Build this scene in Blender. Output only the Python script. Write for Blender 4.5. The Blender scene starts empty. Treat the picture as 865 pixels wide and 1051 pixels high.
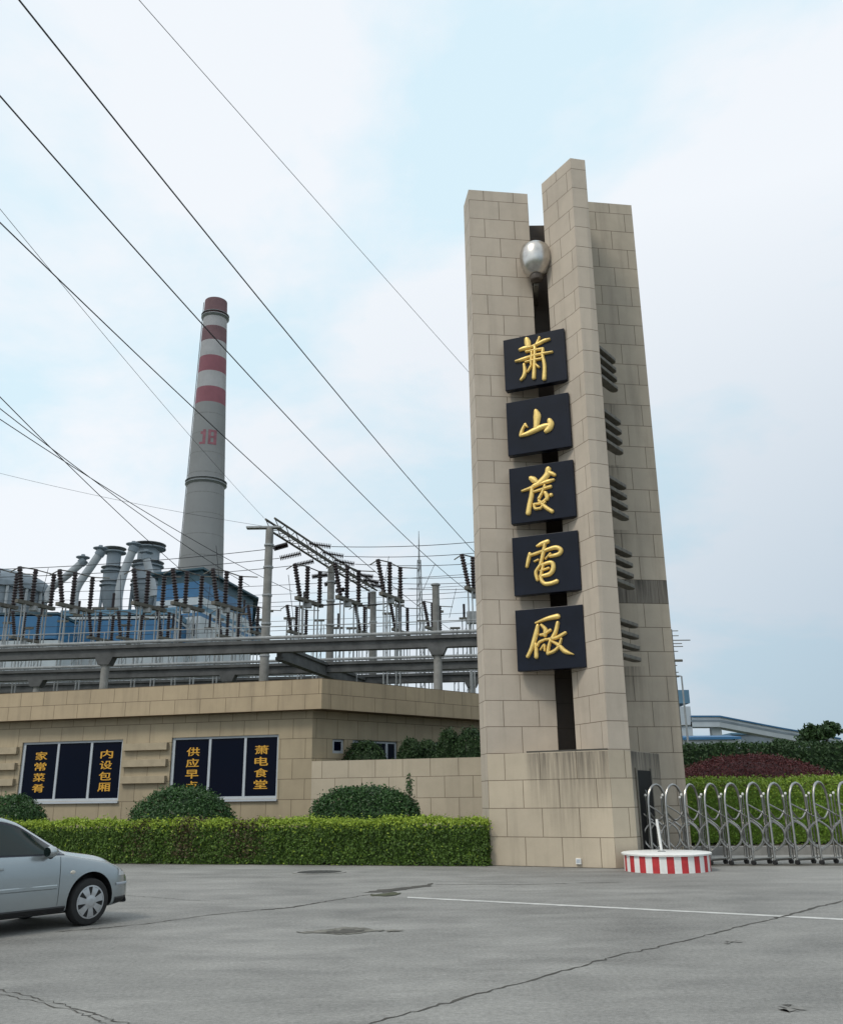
import bpy, bmesh, math, random
import numpy as np
from mathutils import Vector, Matrix
R = math.radians
SC = bpy.context.scene
COL = SC.collection

# ------------------------------------------------------------------ camera
CAM_F, CAM_TILT, CAM_ROLL, EYE = 927.0, R(17.6), R(0.73), 1.6
c_fw = Vector((0, math.cos(CAM_TILT), math.sin(CAM_TILT)))
_up = Vector((0, -math.sin(CAM_TILT), math.cos(CAM_TILT)))
_rt = Vector((1, 0, 0))
c_rt = _rt * math.cos(CAM_ROLL) - _up * math.sin(CAM_ROLL)
c_up = _up * math.cos(CAM_ROLL) + _rt * math.sin(CAM_ROLL)
cam_d = bpy.data.cameras.new('camera')
cam = bpy.data.objects.new('camera', cam_d)
COL.objects.link(cam)
cam.matrix_world = Matrix(((c_rt.x, c_up.x, -c_fw.x, 0), (c_rt.y, c_up.y, -c_fw.y, 0), (c_rt.z, c_up.z, -c_fw.z, EYE), (0, 0, 0, 1)))
cam_d.sensor_fit = 'VERTICAL'; cam_d.sensor_height = 36.0; cam_d.lens = CAM_F / 1051 * 36
cam_d.clip_start = 0.1; cam_d.clip_end = 8000
SC.camera = cam

# ------------------------------------------------------------------ exposure, sky, sun
SC.view_settings.view_transform = 'Standard'
SC.view_settings.look = 'None'
SC.view_settings.gamma = 1
SC.view_settings.use_curve_mapping = False
SC.view_settings.exposure = 0.12
SC.cycles.volume_bounces = 2
SUN_EL, SUN_AZ = R(50), R(-138)          # azimuth from +Y clockwise: hazy sun high behind the camera, to the left
world = bpy.data.worlds.new('World'); SC.world = world; world.use_nodes = True
wn, wl = world.node_tree.nodes, world.node_tree.links
wn.clear()
def W(t, **k):
    n = wn.new(t)
    for a, b in k.items(): setattr(n, a, b)
    return n
w_out = W('ShaderNodeOutputWorld'); w_mix = W('ShaderNodeMixShader')
w_sky = W('ShaderNodeTexSky', sky_type='NISHITA'); w_sky.sun_disc = False
w_sky.sun_elevation = SUN_EL; w_sky.sun_rotation = SUN_AZ; w_sky.dust_density = 3.0
w_b1 = W('ShaderNodeBackground'); w_b1.inputs[1].default_value = 0.09
wl.new(w_sky.outputs[0], w_b1.inputs[0])
w_tc = W('ShaderNodeTexCoord')
w_sep = W('ShaderNodeSeparateXYZ'); wl.new(w_tc.outputs['Generated'], w_sep.inputs[0])
# cloud deck: project the sky direction on a flat layer
def WM(op, a, b=None):
    n = W('ShaderNodeMath', operation=op)
    for i, x in enumerate((a, b)):
        if x is None: continue
        if isinstance(x, (int, float)): n.inputs[i].default_value = x
        else: wl.new(x, n.inputs[i])
    return n.outputs[0]
zz = WM('MAXIMUM', w_sep.outputs[2], 0.0)
zz = WM('ADD', zz, 0.22)
cx = WM('DIVIDE', w_sep.outputs[0], zz); cy = WM('DIVIDE', w_sep.outputs[1], zz)
w_cmb = W('ShaderNodeCombineXYZ'); wl.new(cx, w_cmb.inputs[0]); wl.new(cy, w_cmb.inputs[1])
w_n1 = W('ShaderNodeTexNoise'); w_n1.inputs['Scale'].default_value = 1.35; w_n1.inputs['Detail'].default_value = 9; w_n1.inputs['Roughness'].default_value = 0.57; w_n1.inputs['Distortion'].default_value = 0.25
w_map = W('ShaderNodeMapping'); w_map.inputs['Location'].default_value = (6.4, 7.3, 0)
wl.new(w_cmb.outputs[0], w_map.inputs[0]); wl.new(w_map.outputs[0], w_n1.inputs[0])
w_r1 = W('ShaderNodeValToRGB'); w_r1.color_ramp.elements[0].position = 0.42; w_r1.color_ramp.elements[1].position = 0.545
wl.new(w_n1.outputs[0], w_r1.inputs[0])
# overcast veil: cyan-blue gaps to white cloud, greyer low on the right
w_mc = W('ShaderNodeMix', data_type='RGBA')
wl.new(w_r1.outputs[0], w_mc.inputs[0])
w_mc.inputs[6].default_value = (0.69, 0.862, 0.952, 1); w_mc.inputs[7].default_value = (0.88, 0.92, 0.965, 1)
hz = WM('SUBTRACT', 1.0, WM('MULTIPLY', w_sep.outputs[2], 1.75)); hz = WM('MAXIMUM', hz, 0.0)
sx = WM('ADD', WM('MULTIPLY', w_sep.outputs[0], 1.25), 0.42); sx = WM('MINIMUM', WM('MAXIMUM', sx, 0.0), 1.0)
dk = WM('MULTIPLY', WM('POWER', hz, 0.9), sx)
w_md = W('ShaderNodeMix', data_type='RGBA')
wl.new(dk, w_md.inputs[0]); wl.new(w_mc.outputs[2], w_md.inputs[6]); w_md.inputs[7].default_value = (0.38, 0.49, 0.585, 1)
w_b2 = W('ShaderNodeBackground'); w_b2.inputs[1].default_value = 1.0
wl.new(w_md.outputs[2], w_b2.inputs[0])
w_mix.inputs[0].default_value = 0.92
wl.new(w_b1.outputs[0], w_mix.inputs[1]); wl.new(w_b2.outputs[0], w_mix.inputs[2]); wl.new(w_mix.outputs[0], w_out.inputs[0])
sun_d = bpy.data.lights.new('sun', 'SUN'); sun_d.energy = 1.5; sun_d.angle = R(14); sun_d.color = (1.0, 0.93, 0.82)
sun = bpy.data.objects.new('sun', sun_d); COL.objects.link(sun)
sd = Vector((math.sin(SUN_AZ) * math.cos(SUN_EL), math.cos(SUN_AZ) * math.cos(SUN_EL), math.sin(SUN_EL)))
sun.rotation_euler = sd.to_track_quat('Z', 'Y').to_euler()
sun.location = (0, 0, 60)

# ------------------------------------------------------------------ measuring the photograph
def ray(u, v): return c_fw + c_rt * ((u - 432.5) / CAM_F) - c_up * ((v - 525.5) / CAM_F)
def at(u, v, Y):
    r = ray(u, v); return Vector((0, 0, EYE)) + r * (Y / r.y)
def gnd(u, v, z=0.0):
    r = ray(u, v); return Vector((0, 0, EYE)) + r * ((z - EYE) / r.z)
def onwall(u, v, P, d):                  # vertical wall through P with plan direction d
    n = Vector((-d[1], d[0], 0)); r = ray(u, v); o = Vector((0, 0, EYE))
    return o + r * ((Vector((P[0], P[1], 0)) - o).dot(n) / r.dot(n))
def unit2(x, y):
    l = math.hypot(x, y); return Vector((x / l, y / l, 0))

# ------------------------------------------------------------------ objects
def tag(o, label=None, cat=None, group=None, kind=None):
    if label: o['label'] = label
    if cat: o['category'] = cat
    if group: o['group'] = group
    if kind: o['kind'] = kind
    return o
def empty(name, loc, label, cat, group=None, rz=0.0):
    o = bpy.data.objects.new(name, None); COL.objects.link(o); o.location = loc; o.rotation_euler = (0, 0, rz)
    o.empty_display_size = 0.3
    return tag(o, label, cat, group)
def base_loc(p):
    l = Vector((0, 0, 0))
    while p is not None:
        l += p.location; p = p.parent
    return l
class MB:
    def __init__(s): s.v = []; s.f = []; s.uv = []; s.mi = []
    def poly(s, pts, uv=None, mi=0):
        i = len(s.v); s.v += [tuple(p) for p in pts]; s.f.append(list(range(i, i + len(pts))))
        s.uv.append(uv if uv else [(p[0], p[2]) for p in pts]); s.mi.append(mi)
    def grid(s, rows, mi=0, closed=False, uvs=1.0):
        n = len(rows[0]); i0 = len(s.v)
        for r in rows: s.v += [tuple(p) for p in r]
        for a in range(len(rows) - 1):
            for b in range(n if closed else n - 1):
                c = (b + 1) % n
                q = [i0 + a * n + b, i0 + a * n + c, i0 + (a + 1) * n + c, i0 + (a + 1) * n + b]
                s.f.append(q); s.uv.append([(b, a), (b + 1, a), (b + 1, a + 1), (b, a + 1)]); s.mi.append(mi)
    def prism(s, plan, z0, z1, plan1=None, mi=0, u0=0.0, caps=True, mi_top=None):
        p1 = plan1 or plan; n = len(plan); u = u0
        for k in range(n):
            a, b = plan[k], plan[(k + 1) % n]; c, d = p1[(k + 1) % n], p1[k]
            L = math.hypot(b[0] - a[0], b[1] - a[1])
            s.poly([(a[0], a[1], z0), (b[0], b[1], z0), (c[0], c[1], z1), (d[0], d[1], z1)],
                   [(u, z0), (u + L, z0), (u + L, z1), (u, z1)], mi)
            u = u + L if False else u0
        if caps:
            s.poly([(p[0], p[1], z1) for p in p1], [(p[0], p[1]) for p in p1], mi if mi_top is None else mi_top)
            s.poly([(p[0], p[1], z0) for p in reversed(plan)], [(p[0], p[1]) for p in reversed(plan)], mi)
    def box(s, c, size, rz=0.0, mi=0, d=None):
        dx = Vector((math.cos(rz), math.sin(rz), 0)) if d is None else Vector((d[0], d[1], 0))
        dy = Vector((-dx.y, dx.x, 0)); c = Vector(c); a, b, h = size[0] / 2, size[1] / 2, size[2] / 2
        pl = [c + dx * i * a + dy * j * b for i, j in ((-1, -1), (1, -1), (1, 1), (-1, 1))]
        s.prism([(p.x, p.y) for p in pl], c.z - h, c.z + h, mi=mi)
    def tube(s, pts, r, n=8, mi=0, caps=True):
        pts = [Vector(p) for p in pts]; m = len(pts)
        rr = r if isinstance(r, (list, tuple)) else [r] * m
        rows = []; ref = None
        for i in range(m):
            t = (pts[min(i + 1, m - 1)] - pts[max(i - 1, 0)]).normalized()
            if ref is None:
                ref = Vector((0, 0, 1)) if abs(t.z) < 0.9 else Vector((1, 0, 0))
                ref = (ref - t * ref.dot(t)).normalized()
            else:
                ref = ref - t * ref.dot(t)
                ref = ref.normalized() if ref.length > 1e-6 else t.orthogonal().normalized()
            b = t.cross(ref)
            rows.append([pts[i] + (ref * math.cos(2 * math.pi * k / n) + b * math.sin(2 * math.pi * k / n)) * rr[i] for k in range(n)])
        s.grid(rows, mi, closed=True)
        if caps: s.poly(rows[0][::-1], mi=mi); s.poly(rows[-1], mi=mi)
    def bar(s, a, b, w, h, mi=0):            # rectangular bar from a to b
        a = Vector(a); b = Vector(b); t = (b - a).normalized()
        sd_ = t.cross(Vector((0, 0, 1)))
        sd_ = sd_.normalized() if sd_.length > 1e-5 else Vector((1, 0, 0))
        up_ = sd_.cross(t)
        rows = [[p + sd_ * i * w / 2 + up_ * j * h / 2 for i, j in ((-1, -1), (1, -1), (1, 1), (-1, 1))] for p in (a, b)]
        s.grid(rows, mi, closed=True); s.poly(rows[0][::-1], mi=mi); s.poly(rows[1], mi=mi)
    def lathe(s, prof, c=(0, 0, 0), n=24, mi=0, axis='z', mis=None):
        rows = []
        for r_, z in prof:
            row = []
            for k in range(n):
                a = 2 * math.pi * k / n
                p = (r_ * math.cos(a), r_ * math.sin(a), z)
                if axis == 'y': p = (p[0], p[2], p[1])
                elif axis == 'x': p = (p[2], p[0], p[1])
                row.append((c[0] + p[0], c[1] + p[1], c[2] + p[2]))
            rows.append(row)
        for k in range(len(rows) - 1): s.grid(rows[k:k + 2], mi if mis is None else mis[k], closed=True)
        if prof[0][0] > 1e-4: s.poly(rows[0][::-1], mi=mi if mis is None else mis[0])
        if prof[-1][0] > 1e-4: s.poly(rows[-1], mi=mi if mis is None else mis[-1])
    def build(s, name, mats, parent=None, smooth=False, local=False, weld=True, bevel=0):
        me = bpy.data.meshes.new(name)
        off = Vector((0, 0, 0)) if local or parent is None else base_loc(parent)
        me.from_pydata([(p[0] - off.x, p[1] - off.y, p[2] - off.z) for p in s.v], [], s.f)
        uvl = me.uv_layers.new(name='UVMap')
        flat = [c for f in s.uv for c in f]
        if len(flat) == len(uvl.data):
            uvl.data.foreach_set('uv', [x for c in flat for x in c])
        me.polygons.foreach_set('material_index', s.mi)
        mats = mats if isinstance(mats, (list, tuple)) else [mats]
        for m in mats: me.materials.append(m)
        bm = bmesh.new(); bm.from_mesh(me)
        if weld: bmesh.ops.remove_doubles(bm, verts=bm.verts, dist=1e-5)
        bmesh.ops.recalc_face_normals(bm, faces=bm.faces)
        bm.to_mesh(me); bm.free()
        o = bpy.data.objects.new(name, me); COL.objects.link(o)
        if smooth:
            me.polygons.foreach_set('use_smooth', [True] * len(me.polygons))
            try: me.set_sharp_from_angle(angle=R(38))
            except Exception: pass
        if parent is not None: o.parent = parent
        if bevel:
            bv = o.modifiers.new('bevel', 'BEVEL'); bv.width = bevel; bv.segments = 2; bv.limit_method = 'ANGLE'; bv.angle_limit = R(50)
        return o
def copy_tree(o, parent=None):
    c = o.copy(); COL.objects.link(c)
    if parent is not None: c.parent = parent
    for ch in list(o.children): copy_tree(ch, c)
    return c

# ------------------------------------------------------------------ materials
def mat(name, col, rough=0.6, metal=0.0, spec=0.5, noise=0.0, nscale=3.0, bump=0.0, bscale=40.0, coat=0.0):
    m = bpy.data.materials.new(name); m.use_nodes = True
    nt = m.node_tree; b = nt.nodes['Principled BSDF']
    b.inputs['Base Color'].default_value = (*col, 1); b.inputs['Roughness'].default_value = rough
    b.inputs['Metallic'].default_value = metal; b.inputs['Specular IOR Level'].default_value = spec
    if coat: b.inputs['Coat Weight'].default_value = coat; b.inputs['Coat Roughness'].default_value = 0.06
    tc = nt.nodes.new('ShaderNodeTexCoord')
    if noise:
        n = nt.nodes.new('ShaderNodeTexNoise'); n.inputs['Scale'].default_value = nscale; n.inputs['Detail'].default_value = 6; n.inputs['Roughness'].default_value = 0.6
        nt.links.new(tc.outputs['Object'], n.inputs[0])
        mr = nt.nodes.new('ShaderNodeMapRange'); mr.inputs[1].default_value = 0.3; mr.inputs[2].default_value = 0.7
        mr.inputs[3].default_value = 1 - noise; mr.inputs[4].default_value = 1 + noise
        nt.links.new(n.outputs[0], mr.inputs[0])
        mx = nt.nodes.new('ShaderNodeVectorMath'); mx.operation = 'SCALE'; mx.inputs[0].default_value = col
        nt.links.new(mr.outputs[0], mx.inputs['Scale']); nt.links.new(mx.outputs[0], b.inputs['Base Color'])
    if bump:
        n2 = nt.nodes.new('ShaderNodeTexNoise'); n2.inputs['Scale'].default_value = bscale; n2.inputs['Detail'].default_value = 4
        nt.links.new(tc.outputs['Object'], n2.inputs[0])
        bp = nt.nodes.new('ShaderNodeBump'); bp.inputs['Strength'].default_value = bump; bp.inputs['Distance'].default_value = 0.02
        nt.links.new(n2.outputs[0], bp.inputs['Height']); nt.links.new(bp.outputs[0], b.inputs['Normal'])
    return m

class NT:
    """small helper for node materials"""
    def __init__(s, name):
        s.m = bpy.data.materials.new(name); s.m.use_nodes = True; s.nt = s.m.node_tree; s.b = s.nt.nodes['Principled BSDF']
    def n(s, t, ins=None, **k):
        x = s.nt.nodes.new(t)
        for a, b in k.items(): setattr(x, a, b)
        for a, b in (ins or {}).items(): s.set(x, a, b)
        return x
    def set(s, x, a, b):
        if hasattr(b, 'is_linked') or hasattr(b, 'links'): s.nt.links.new(b, x.inputs[a])
        else: x.inputs[a].default_value = b
    def math(s, op, a, b=0.0, clamp=False):
        x = s.n('ShaderNodeMath', {0: a, 1: b}, operation=op); x.use_clamp = clamp; return x.outputs[0]
    def noise(s, vec, scale, detail=5, rough=0.55, dist=0.0):
        x = s.n('ShaderNodeTexNoise', {'Scale': scale, 'Detail': detail, 'Roughness': rough, 'Distortion': dist})
        if vec is not None: s.nt.links.new(vec, x.inputs['Vector'])
        return x.outputs[0]
    def mapping(s, vec, scale=(1, 1, 1), loc=(0, 0, 0)):
        x = s.n('ShaderNodeMapping', {'Scale': scale, 'Location': loc}); s.nt.links.new(vec, x.inputs[0]); return x.outputs[0]
    def rng(s, v, a, b, c, d):
        x = s.n('ShaderNodeMapRange', {0: v, 1: a, 2: b, 3: c, 4: d}); return x.outputs[0]
    def mixc(s, f, a, b, mode='MIX'):
        x = s.n('ShaderNodeMix', data_type='RGBA', blend_type=mode)
        for i, q in ((0, f), (6, a), (7, b)): s.set(x, i, q if hasattr(q, 'links') or isinstance(q, (int, float)) else (*q, 1))
        return x.outputs[2]

def stone(name, col, bw, bh, shift=0.0, streak=0.25, bands=(), joint=0.010, rough=0.72, tint=0.10, vshift=0.0):
    """sawn stone cladding laid in running bond; UVs are metres along the wall and metres above ground"""
    k = NT(name); tc = k.n('ShaderNodeTexCoord'); uv = tc.outputs['UV']
    uvs = k.mapping(uv, loc=(shift, vshift, 0))
    br = k.n('ShaderNodeTexBrick', {'Scale': 1.0, 'Mortar Size': joint, 'Mortar Smooth': 0.15, 'Bias': 0.0, 'Brick Width': bw, 'Row Height': bh,
             'Color1': (0.96, 0.96, 0.96, 1), 'Color2': (1.035, 1.03, 1.02, 1), 'Mortar': (0.40, 0.37, 0.34, 1)})
    k.nt.links.new(uvs, br.inputs['Vector'])
    big = k.noise(tc.outputs['Object'], 0.35, 4); mid = k.noise(tc.outputs['Object'], 2.2, 6, 0.65); fine = k.noise(tc.outputs['Object'], 55, 3, 0.7)
    t = k.math('ADD', k.rng(big, 0.3, 0.7, -tint, tint), k.rng(mid, 0.25, 0.75, -tint * 0.6, tint * 0.6))
    t = k.math('ADD', t, k.rng(fine, 0.2, 0.8, -0.05, 0.05))
    t = k.math('ADD', t, 1.0)
    c = k.n('ShaderNodeVectorMath', {0: br.outputs['Color'], 1: col}, operation='MULTIPLY').outputs[0]
    sc = k.n('ShaderNodeVectorMath', {0: c}, operation='SCALE'); k.nt.links.new(t, sc.inputs['Scale']); c = sc.outputs[0]
    # rain streaks: stretched noise, everywhere faint, strong inside the given bands (z_low, z_high, amount, u_low, u_high)
    st = k.noise(k.mapping(uv, (1.6, 0.14, 1)), 1.5, 5, 0.6)
    stm = k.rng(st, 0.5, 0.8, 0.0, 1.0)
    amt = k.math('MULTIPLY', stm, streak)
    sep = k.n('ShaderNodeSeparateXYZ'); k.nt.links.new(uv, sep.inputs[0])
    fs = k.noise(k.mapping(uv, (9, 0.35, 1), (4, 0, 0)), 1.7, 4, 0.6); fsm = k.rng(fs, 0.36, 0.62, 0.25, 1.0)
    for (z0, z1, a, u0_, u1_) in bands:
        top = k.rng(sep.outputs[1], z0, z1, 0.0, 1.0)
        cut = k.math('LESS_THAN', sep.outputs[1], z1 + 0.002)
        edge = k.math('MULTIPLY', k.rng(sep.outputs[0], u0_, u0_ + 0.25, 0, 1), k.rng(sep.outputs[0], u1_ - 0.25, u1_, 1, 0))
        q = k.math('MULTIPLY', k.math('MULTIPLY', top, cut), k.math('MULTIPLY', edge, fsm))
        amt = k.math('MAXIMUM', amt, k.math('MULTIPLY', q, a))
    c = k.mixc(amt, c, (0.05, 0.045, 0.038))
    k.set(k.b, 'Base Color', c); k.set(k.b, 'Roughness', rough); k.set(k.b, 'Specular IOR Level', 0.3)
    h = k.math('ADD', k.math('MULTIPLY', br.outputs['Fac'], -1.0), k.math('MULTIPLY', fine, 0.08))
    bp = k.n('ShaderNodeBump', {'Strength': 0.5, 'Distance': 0.006, 'Height': h}); k.set(k.b, 'Normal', bp.outputs[0])
    return k.m

def leafmat(name, dark, light, rough=0.5, trans=0.25):
    """leaf colours differ from leaf to leaf (attribute tone) and from clump to clump"""
    k = NT(name); tc = k.n('ShaderNodeTexCoord')
    a = k.n('ShaderNodeAttribute', attribute_name='tone'); cl = k.noise(tc.outputs['Object'], 2.3, 3)
    f = k.math('ADD', k.math('MULTIPLY', a.outputs['Fac'], 0.65), k.rng(cl, 0.3, 0.7, 0.0, 0.35), clamp=True)
    c = k.mixc(f, dark, light); k.set(k.b, 'Base Color', c); k.set(k.b, 'Roughness', rough); k.set(k.b, 'Specular IOR Level', 0.35)
    tr = k.n('ShaderNodeBsdfTranslucent'); k.nt.links.new(c, tr.inputs[0])
    mx = k.n('ShaderNodeMixShader', {0: trans}); k.nt.links.new(k.b.outputs[0], mx.inputs[1]); k.nt.links.new(tr.outputs[0], mx.inputs[2])
    k.nt.links.new(mx.outputs[0], k.nt.nodes['Material Output'].inputs[0])
    return k.m

# ------------------------------------------------------------------ foliage
RNG = np.random.default_rng(11)
def leaf_obj(name, P, N, size, mats, mi=None, core=None, parent=None, tone=None, aspect=0.55, spread=0.9):
    """one mesh: a leaf-shaped face at every point, facing roughly along N, plus an inner core mesh (MB)"""
    n = len(P); P = np.asarray(P, float); N = np.asarray(N, float)
    nn = N + RNG.normal(0, spread, (n, 3)) * 0.75; nn /= np.linalg.norm(nn, axis=1)[:, None]
    t = np.cross(nn, RNG.normal(0, 1, (n, 3))); t /= np.linalg.norm(t, axis=1)[:, None] + 1e-9
    b = np.cross(nn, t); s = size * RNG.uniform(0.6, 1.35, n)[:, None]
    v = np.empty((n, 4, 3)); v[:, 0] = P - t * s * 0.5; v[:, 1] = P + b * s * aspect * 0.5 + nn * s * 0.10; v[:, 2] = P + t * s * 0.5; v[:, 3] = P - b * s * aspect * 0.5 + nn * s * 0.10
    verts = v.reshape(-1, 3); faces = np.arange(4 * n).reshape(n, 4).tolist()
    tn = list(RNG.uniform(0, 1, n) if tone is None else tone); mm = [0] * n if mi is None else list(mi)
    vl = verts.tolist()
    if core is not None:
        o_ = len(vl); vl += [list(p) for p in core.v]; faces += [[i + o_ for i in f] for f in core.f]
        tn += [0.12] * len(core.f); mm += list(core.mi)
    off = base_loc(parent) if parent is not None else Vector((0, 0, 0))
    vl = [(p[0] - off.x, p[1] - off.y, p[2] - off.z) for p in vl]
    me = bpy.data.meshes.new(name); me.from_pydata(vl, [], faces)
    at_ = me.attributes.new('tone', 'FLOAT', 'FACE'); at_.data.foreach_set('value', [float(x) for x in tn])
    for m in (mats if isinstance(mats, list) else [mats]): me.materials.append(m)
    me.polygons.foreach_set('material_index', mm)
    o = bpy.data.objects.new(name, me); COL.objects.link(o)
    if parent is not None: o.parent = parent
    return o
def hedge_pts(P0, d, L, depth, z0, z1, n, jit=0.06, lump=0.05):
    """points on the clipped skin of a straight hedge; d runs along it, depth goes to the left of d"""
    d = Vector((d[0], d[1], 0)); m = Vector((-d.y, d.x, 0)); H = z1 - z0
    w = np.array([L * H, L * depth, L * H * 0.45, depth * H, depth * H]); cnt = (n * w / w.sum()).astype(int)
    P, N = [], []
    for k, c in enumerate(cnt):
        a, b = RNG.random(c), RNG.random(c)
        if k == 0: q = np.c_[a * L, np.zeros(c), z0 + b * H]; nr = (0, -1, 0.1)
        elif k == 1: q = np.c_[a * L, b * depth, np.full(c, z1)]; nr = (0, 0, 1)
        elif k == 2: q = np.c_[a * L, np.full(c, depth), z0 + b * H]; nr = (0, 1, 0.1)
        elif k == 3: q = np.c_[np.zeros(c), a * depth, z0 + b * H]; nr = (-1, 0, 0.1)
        else: q = np.c_[np.full(c, L), a * depth, z0 + b * H]; nr = (1, 0, 0.1)
        nr = np.array(nr) / np.linalg.norm(nr)
        x, y, z = q[:, 0], q[:, 1], q[:, 2]; g = 0.22 / max(jit, .03)
        ph = np.sin(x * 1.9 + 1.3 * z) * .6 + np.sin(x * 5.3 + 2 + y * 3 + np.sin(z * 7)) * .5 + np.sin(x * g * 3.1 + np.sin(z * g * 2.3 + y * g) * 1.6) * np.sin(z * g * 2.7 + y * g * 2.9 + np.sin(x * g * 1.7) * 1.4) * 1.1
        q = q + nr * (RNG.normal(0, jit, c) + ph * lump * 0.6)[:, None]
        out = RNG.random(c) < .03; q[out] += nr * RNG.uniform(.02, .13, (out.sum(), 1))
        P.append(q); N.append(np.repeat(nr[None], c, 0))
    P = np.concatenate(P); N = np.concatenate(N)
    Rm = np.array([[d.x, m.x, 0], [d.y, m.y, 0], [0, 0, 1]])
    return P @ Rm.T + np.array([P0[0], P0[1], 0]), N @ Rm.T
def dome_pts(c, rx, ry, rz, n, pw=2.0, rot=0.0, lump=0.05, jit=0.03, zmin=-0.1):
    P = RNG.normal(0, 1, (int(n * 1.9), 3)); P /= np.linalg.norm(P, axis=1)[:, None]; P = P[P[:, 2] > zmin][:n]
    # superellipsoid for flatter, clipped tops
    k = (np.abs(P) ** pw).sum(1) ** (-1 / pw); S = P * k[:, None]
    N = S / np.array([rx, ry, rz]); N /= np.linalg.norm(N, axis=1)[:, None]
    ph = np.sin(P[:, 0] * 7 + 1) + np.sin(P[:, 1] * 9 + P[:, 2] * 6) + np.sin(P[:, 2] * 11 + P[:, 0] * 5)
    Q = S * np.array([rx, ry, rz]) * (1 + lump * ph / 3 + RNG.normal(0, jit, len(S)))[:, None]
    out = RNG.random(len(Q)) < .035; Q[out] += N[out] * RNG.uniform(.03, .16, (out.sum(), 1))
    cr, sr = math.cos(rot), math.sin(rot); Rm = np.array([[cr, -sr, 0], [sr, cr, 0], [0, 0, 1]])
    return Q @ Rm.T + np.array(c), N @ Rm.T
def dome_core(c, rx, ry, rz, pw=2.0, rot=0.0, mi=0, zmin=-0.15):
    M = MB(); rows = []; cr, sr = math.cos(rot), math.sin(rot)
    for i in range(9):
        el = math.asin(max(-1, zmin)) + (math.pi / 2 - 0.02 - math.asin(zmin)) * i / 8; row = []
        for j in range(20):
            a = 2 * math.pi * j / 20; p = np.array([math.cos(el) * math.cos(a), math.cos(el) * math.sin(a), math.sin(el)])
            p = p * (np.abs(p) ** pw).sum() ** (-1 / pw) * np.array([rx, ry, rz])
            row.append((c[0] + p[0] * cr - p[1] * sr, c[1] + p[0] * sr + p[1] * cr, c[2] + p[2]))
        rows.append(row)
    M.grid(rows, mi, closed=True); M.poly(rows[-1], mi=mi)
    return M

# ------------------------------------------------------------------ shared materials
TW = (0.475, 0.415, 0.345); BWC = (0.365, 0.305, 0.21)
M_tower = stone('tower stone', TW, 0.946, 0.67, shift=0.473, streak=0.18)
M_fin = stone('tower fin stone', TW, 0.946, 0.67, shift=0.25, streak=0.18)
M_edge = stone('tower edge stone', TW, 6.0, 0.67, shift=1.5, streak=0.18)
M_base = stone('tower base stone', (0.475, 0.41, 0.315), 0.946, 0.67, shift=0.473, streak=0.30, bands=((1.0, 2.64, 0.75, 1.0, 3.3), (0.0, 1.9, 0.42, 1.5, 2.6)))
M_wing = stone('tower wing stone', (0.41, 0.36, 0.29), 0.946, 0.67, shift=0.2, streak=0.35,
               bands=((3.5, 4.95, 0.55, 0.2, 1.6), (7.6, 8.82, 0.5, 0.2, 1.55), (9.5, 10.78, 0.5, 0.2, 1.55), (11.5, 12.72, 0.45, 0.2, 1.55)))
M_band = stone('rain blackened stone', (0.25, 0.225, 0.19), 0.946, 0.67, shift=0.2, streak=0.95, bands=((5.5, 7.38, 0.95, -1, 9),))
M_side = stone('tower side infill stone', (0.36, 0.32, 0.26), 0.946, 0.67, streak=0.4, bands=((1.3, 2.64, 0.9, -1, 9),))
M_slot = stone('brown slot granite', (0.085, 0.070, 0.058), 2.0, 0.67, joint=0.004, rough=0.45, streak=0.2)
M_wall = stone('canteen wall stone', BWC, 0.93, 0.67, shift=0.3, vshift=0.39, streak=0.22)
M_para = stone('canteen parapet stone', (0.40, 0.32, 0.215), 1.0, 0.515, shift=0.1, vshift=0.10 - 0.025, streak=0.35)
M_gwall = stone('garden wall stone', (0.47, 0.41, 0.315), 0.95, 0.67, shift=0.1, vshift=0.39, streak=0.22)
M_plaque = mat('navy stone plaque', (0.006, 0.0085, 0.017), 0.30, spec=0.20, noise=0.3, nscale=1.2)
M_gold = mat('gold leaf', (0.83, 0.60, 0.20), 0.42, metal=0.35, noise=0.12, nscale=9, bump=0.25, bscale=30)
M_steel = mat('polished steel', (0.40, 0.39, 0.37), 0.30, metal=1.0, noise=0.08, nscale=5)
M_globe = mat('weathered steel globe', (0.55, 0.53, 0.50), 0.30, metal=1.0, noise=0.22, nscale=3)
M_slat = mat('dark grey slat', (0.15, 0.14, 0.118), 0.75, noise=0.3, nscale=4)
M_darkdoor = mat('shaded recess door', (0.010, 0.010, 0.011), 0.6, spec=0.2)  # near-black colour stands in for the shade of an unmodelled recess
M_alu = mat('white aluminium', (0.42, 0.46, 0.50), 0.4, noise=0.06)
M_glass = mat('dark window glass', (0.001, 0.003, 0.012), 0.08, spec=0.07)
M_ledge = mat('canteen ledge stone', BWC, 0.75, noise=0.12, nscale=3)
M_letter = mat('orange film letters', (0.62, 0.33, 0.03), 0.5)
M_white = mat('white paint', (0.74, 0.74, 0.72), 0.5, noise=0.08, nscale=6)
M_red = mat('red paint', (0.46, 0.030, 0.035), 0.5, noise=0.15, nscale=8)
M_conc = mat('aged concrete', (0.24, 0.235, 0.22), 0.85, noise=0.28, nscale=1.5, bump=0.2)
M_cbeam = mat('stained concrete beam', (0.092, 0.094, 0.093), 0.85, noise=0.35, nscale=1.2, bump=0.2)
M_galv = mat('galvanised steel', (0.34, 0.35, 0.35), 0.5, metal=0.4, noise=0.15)
M_black = mat('black rubber', (0.016, 0.016, 0.017), 0.65)
M_wire = mat('dark cable', (0.035, 0.037, 0.042), 0.6)
M_insul = mat('brown porcelain', (0.026, 0.014, 0.015), 0.35, noise=0.2)
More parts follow.
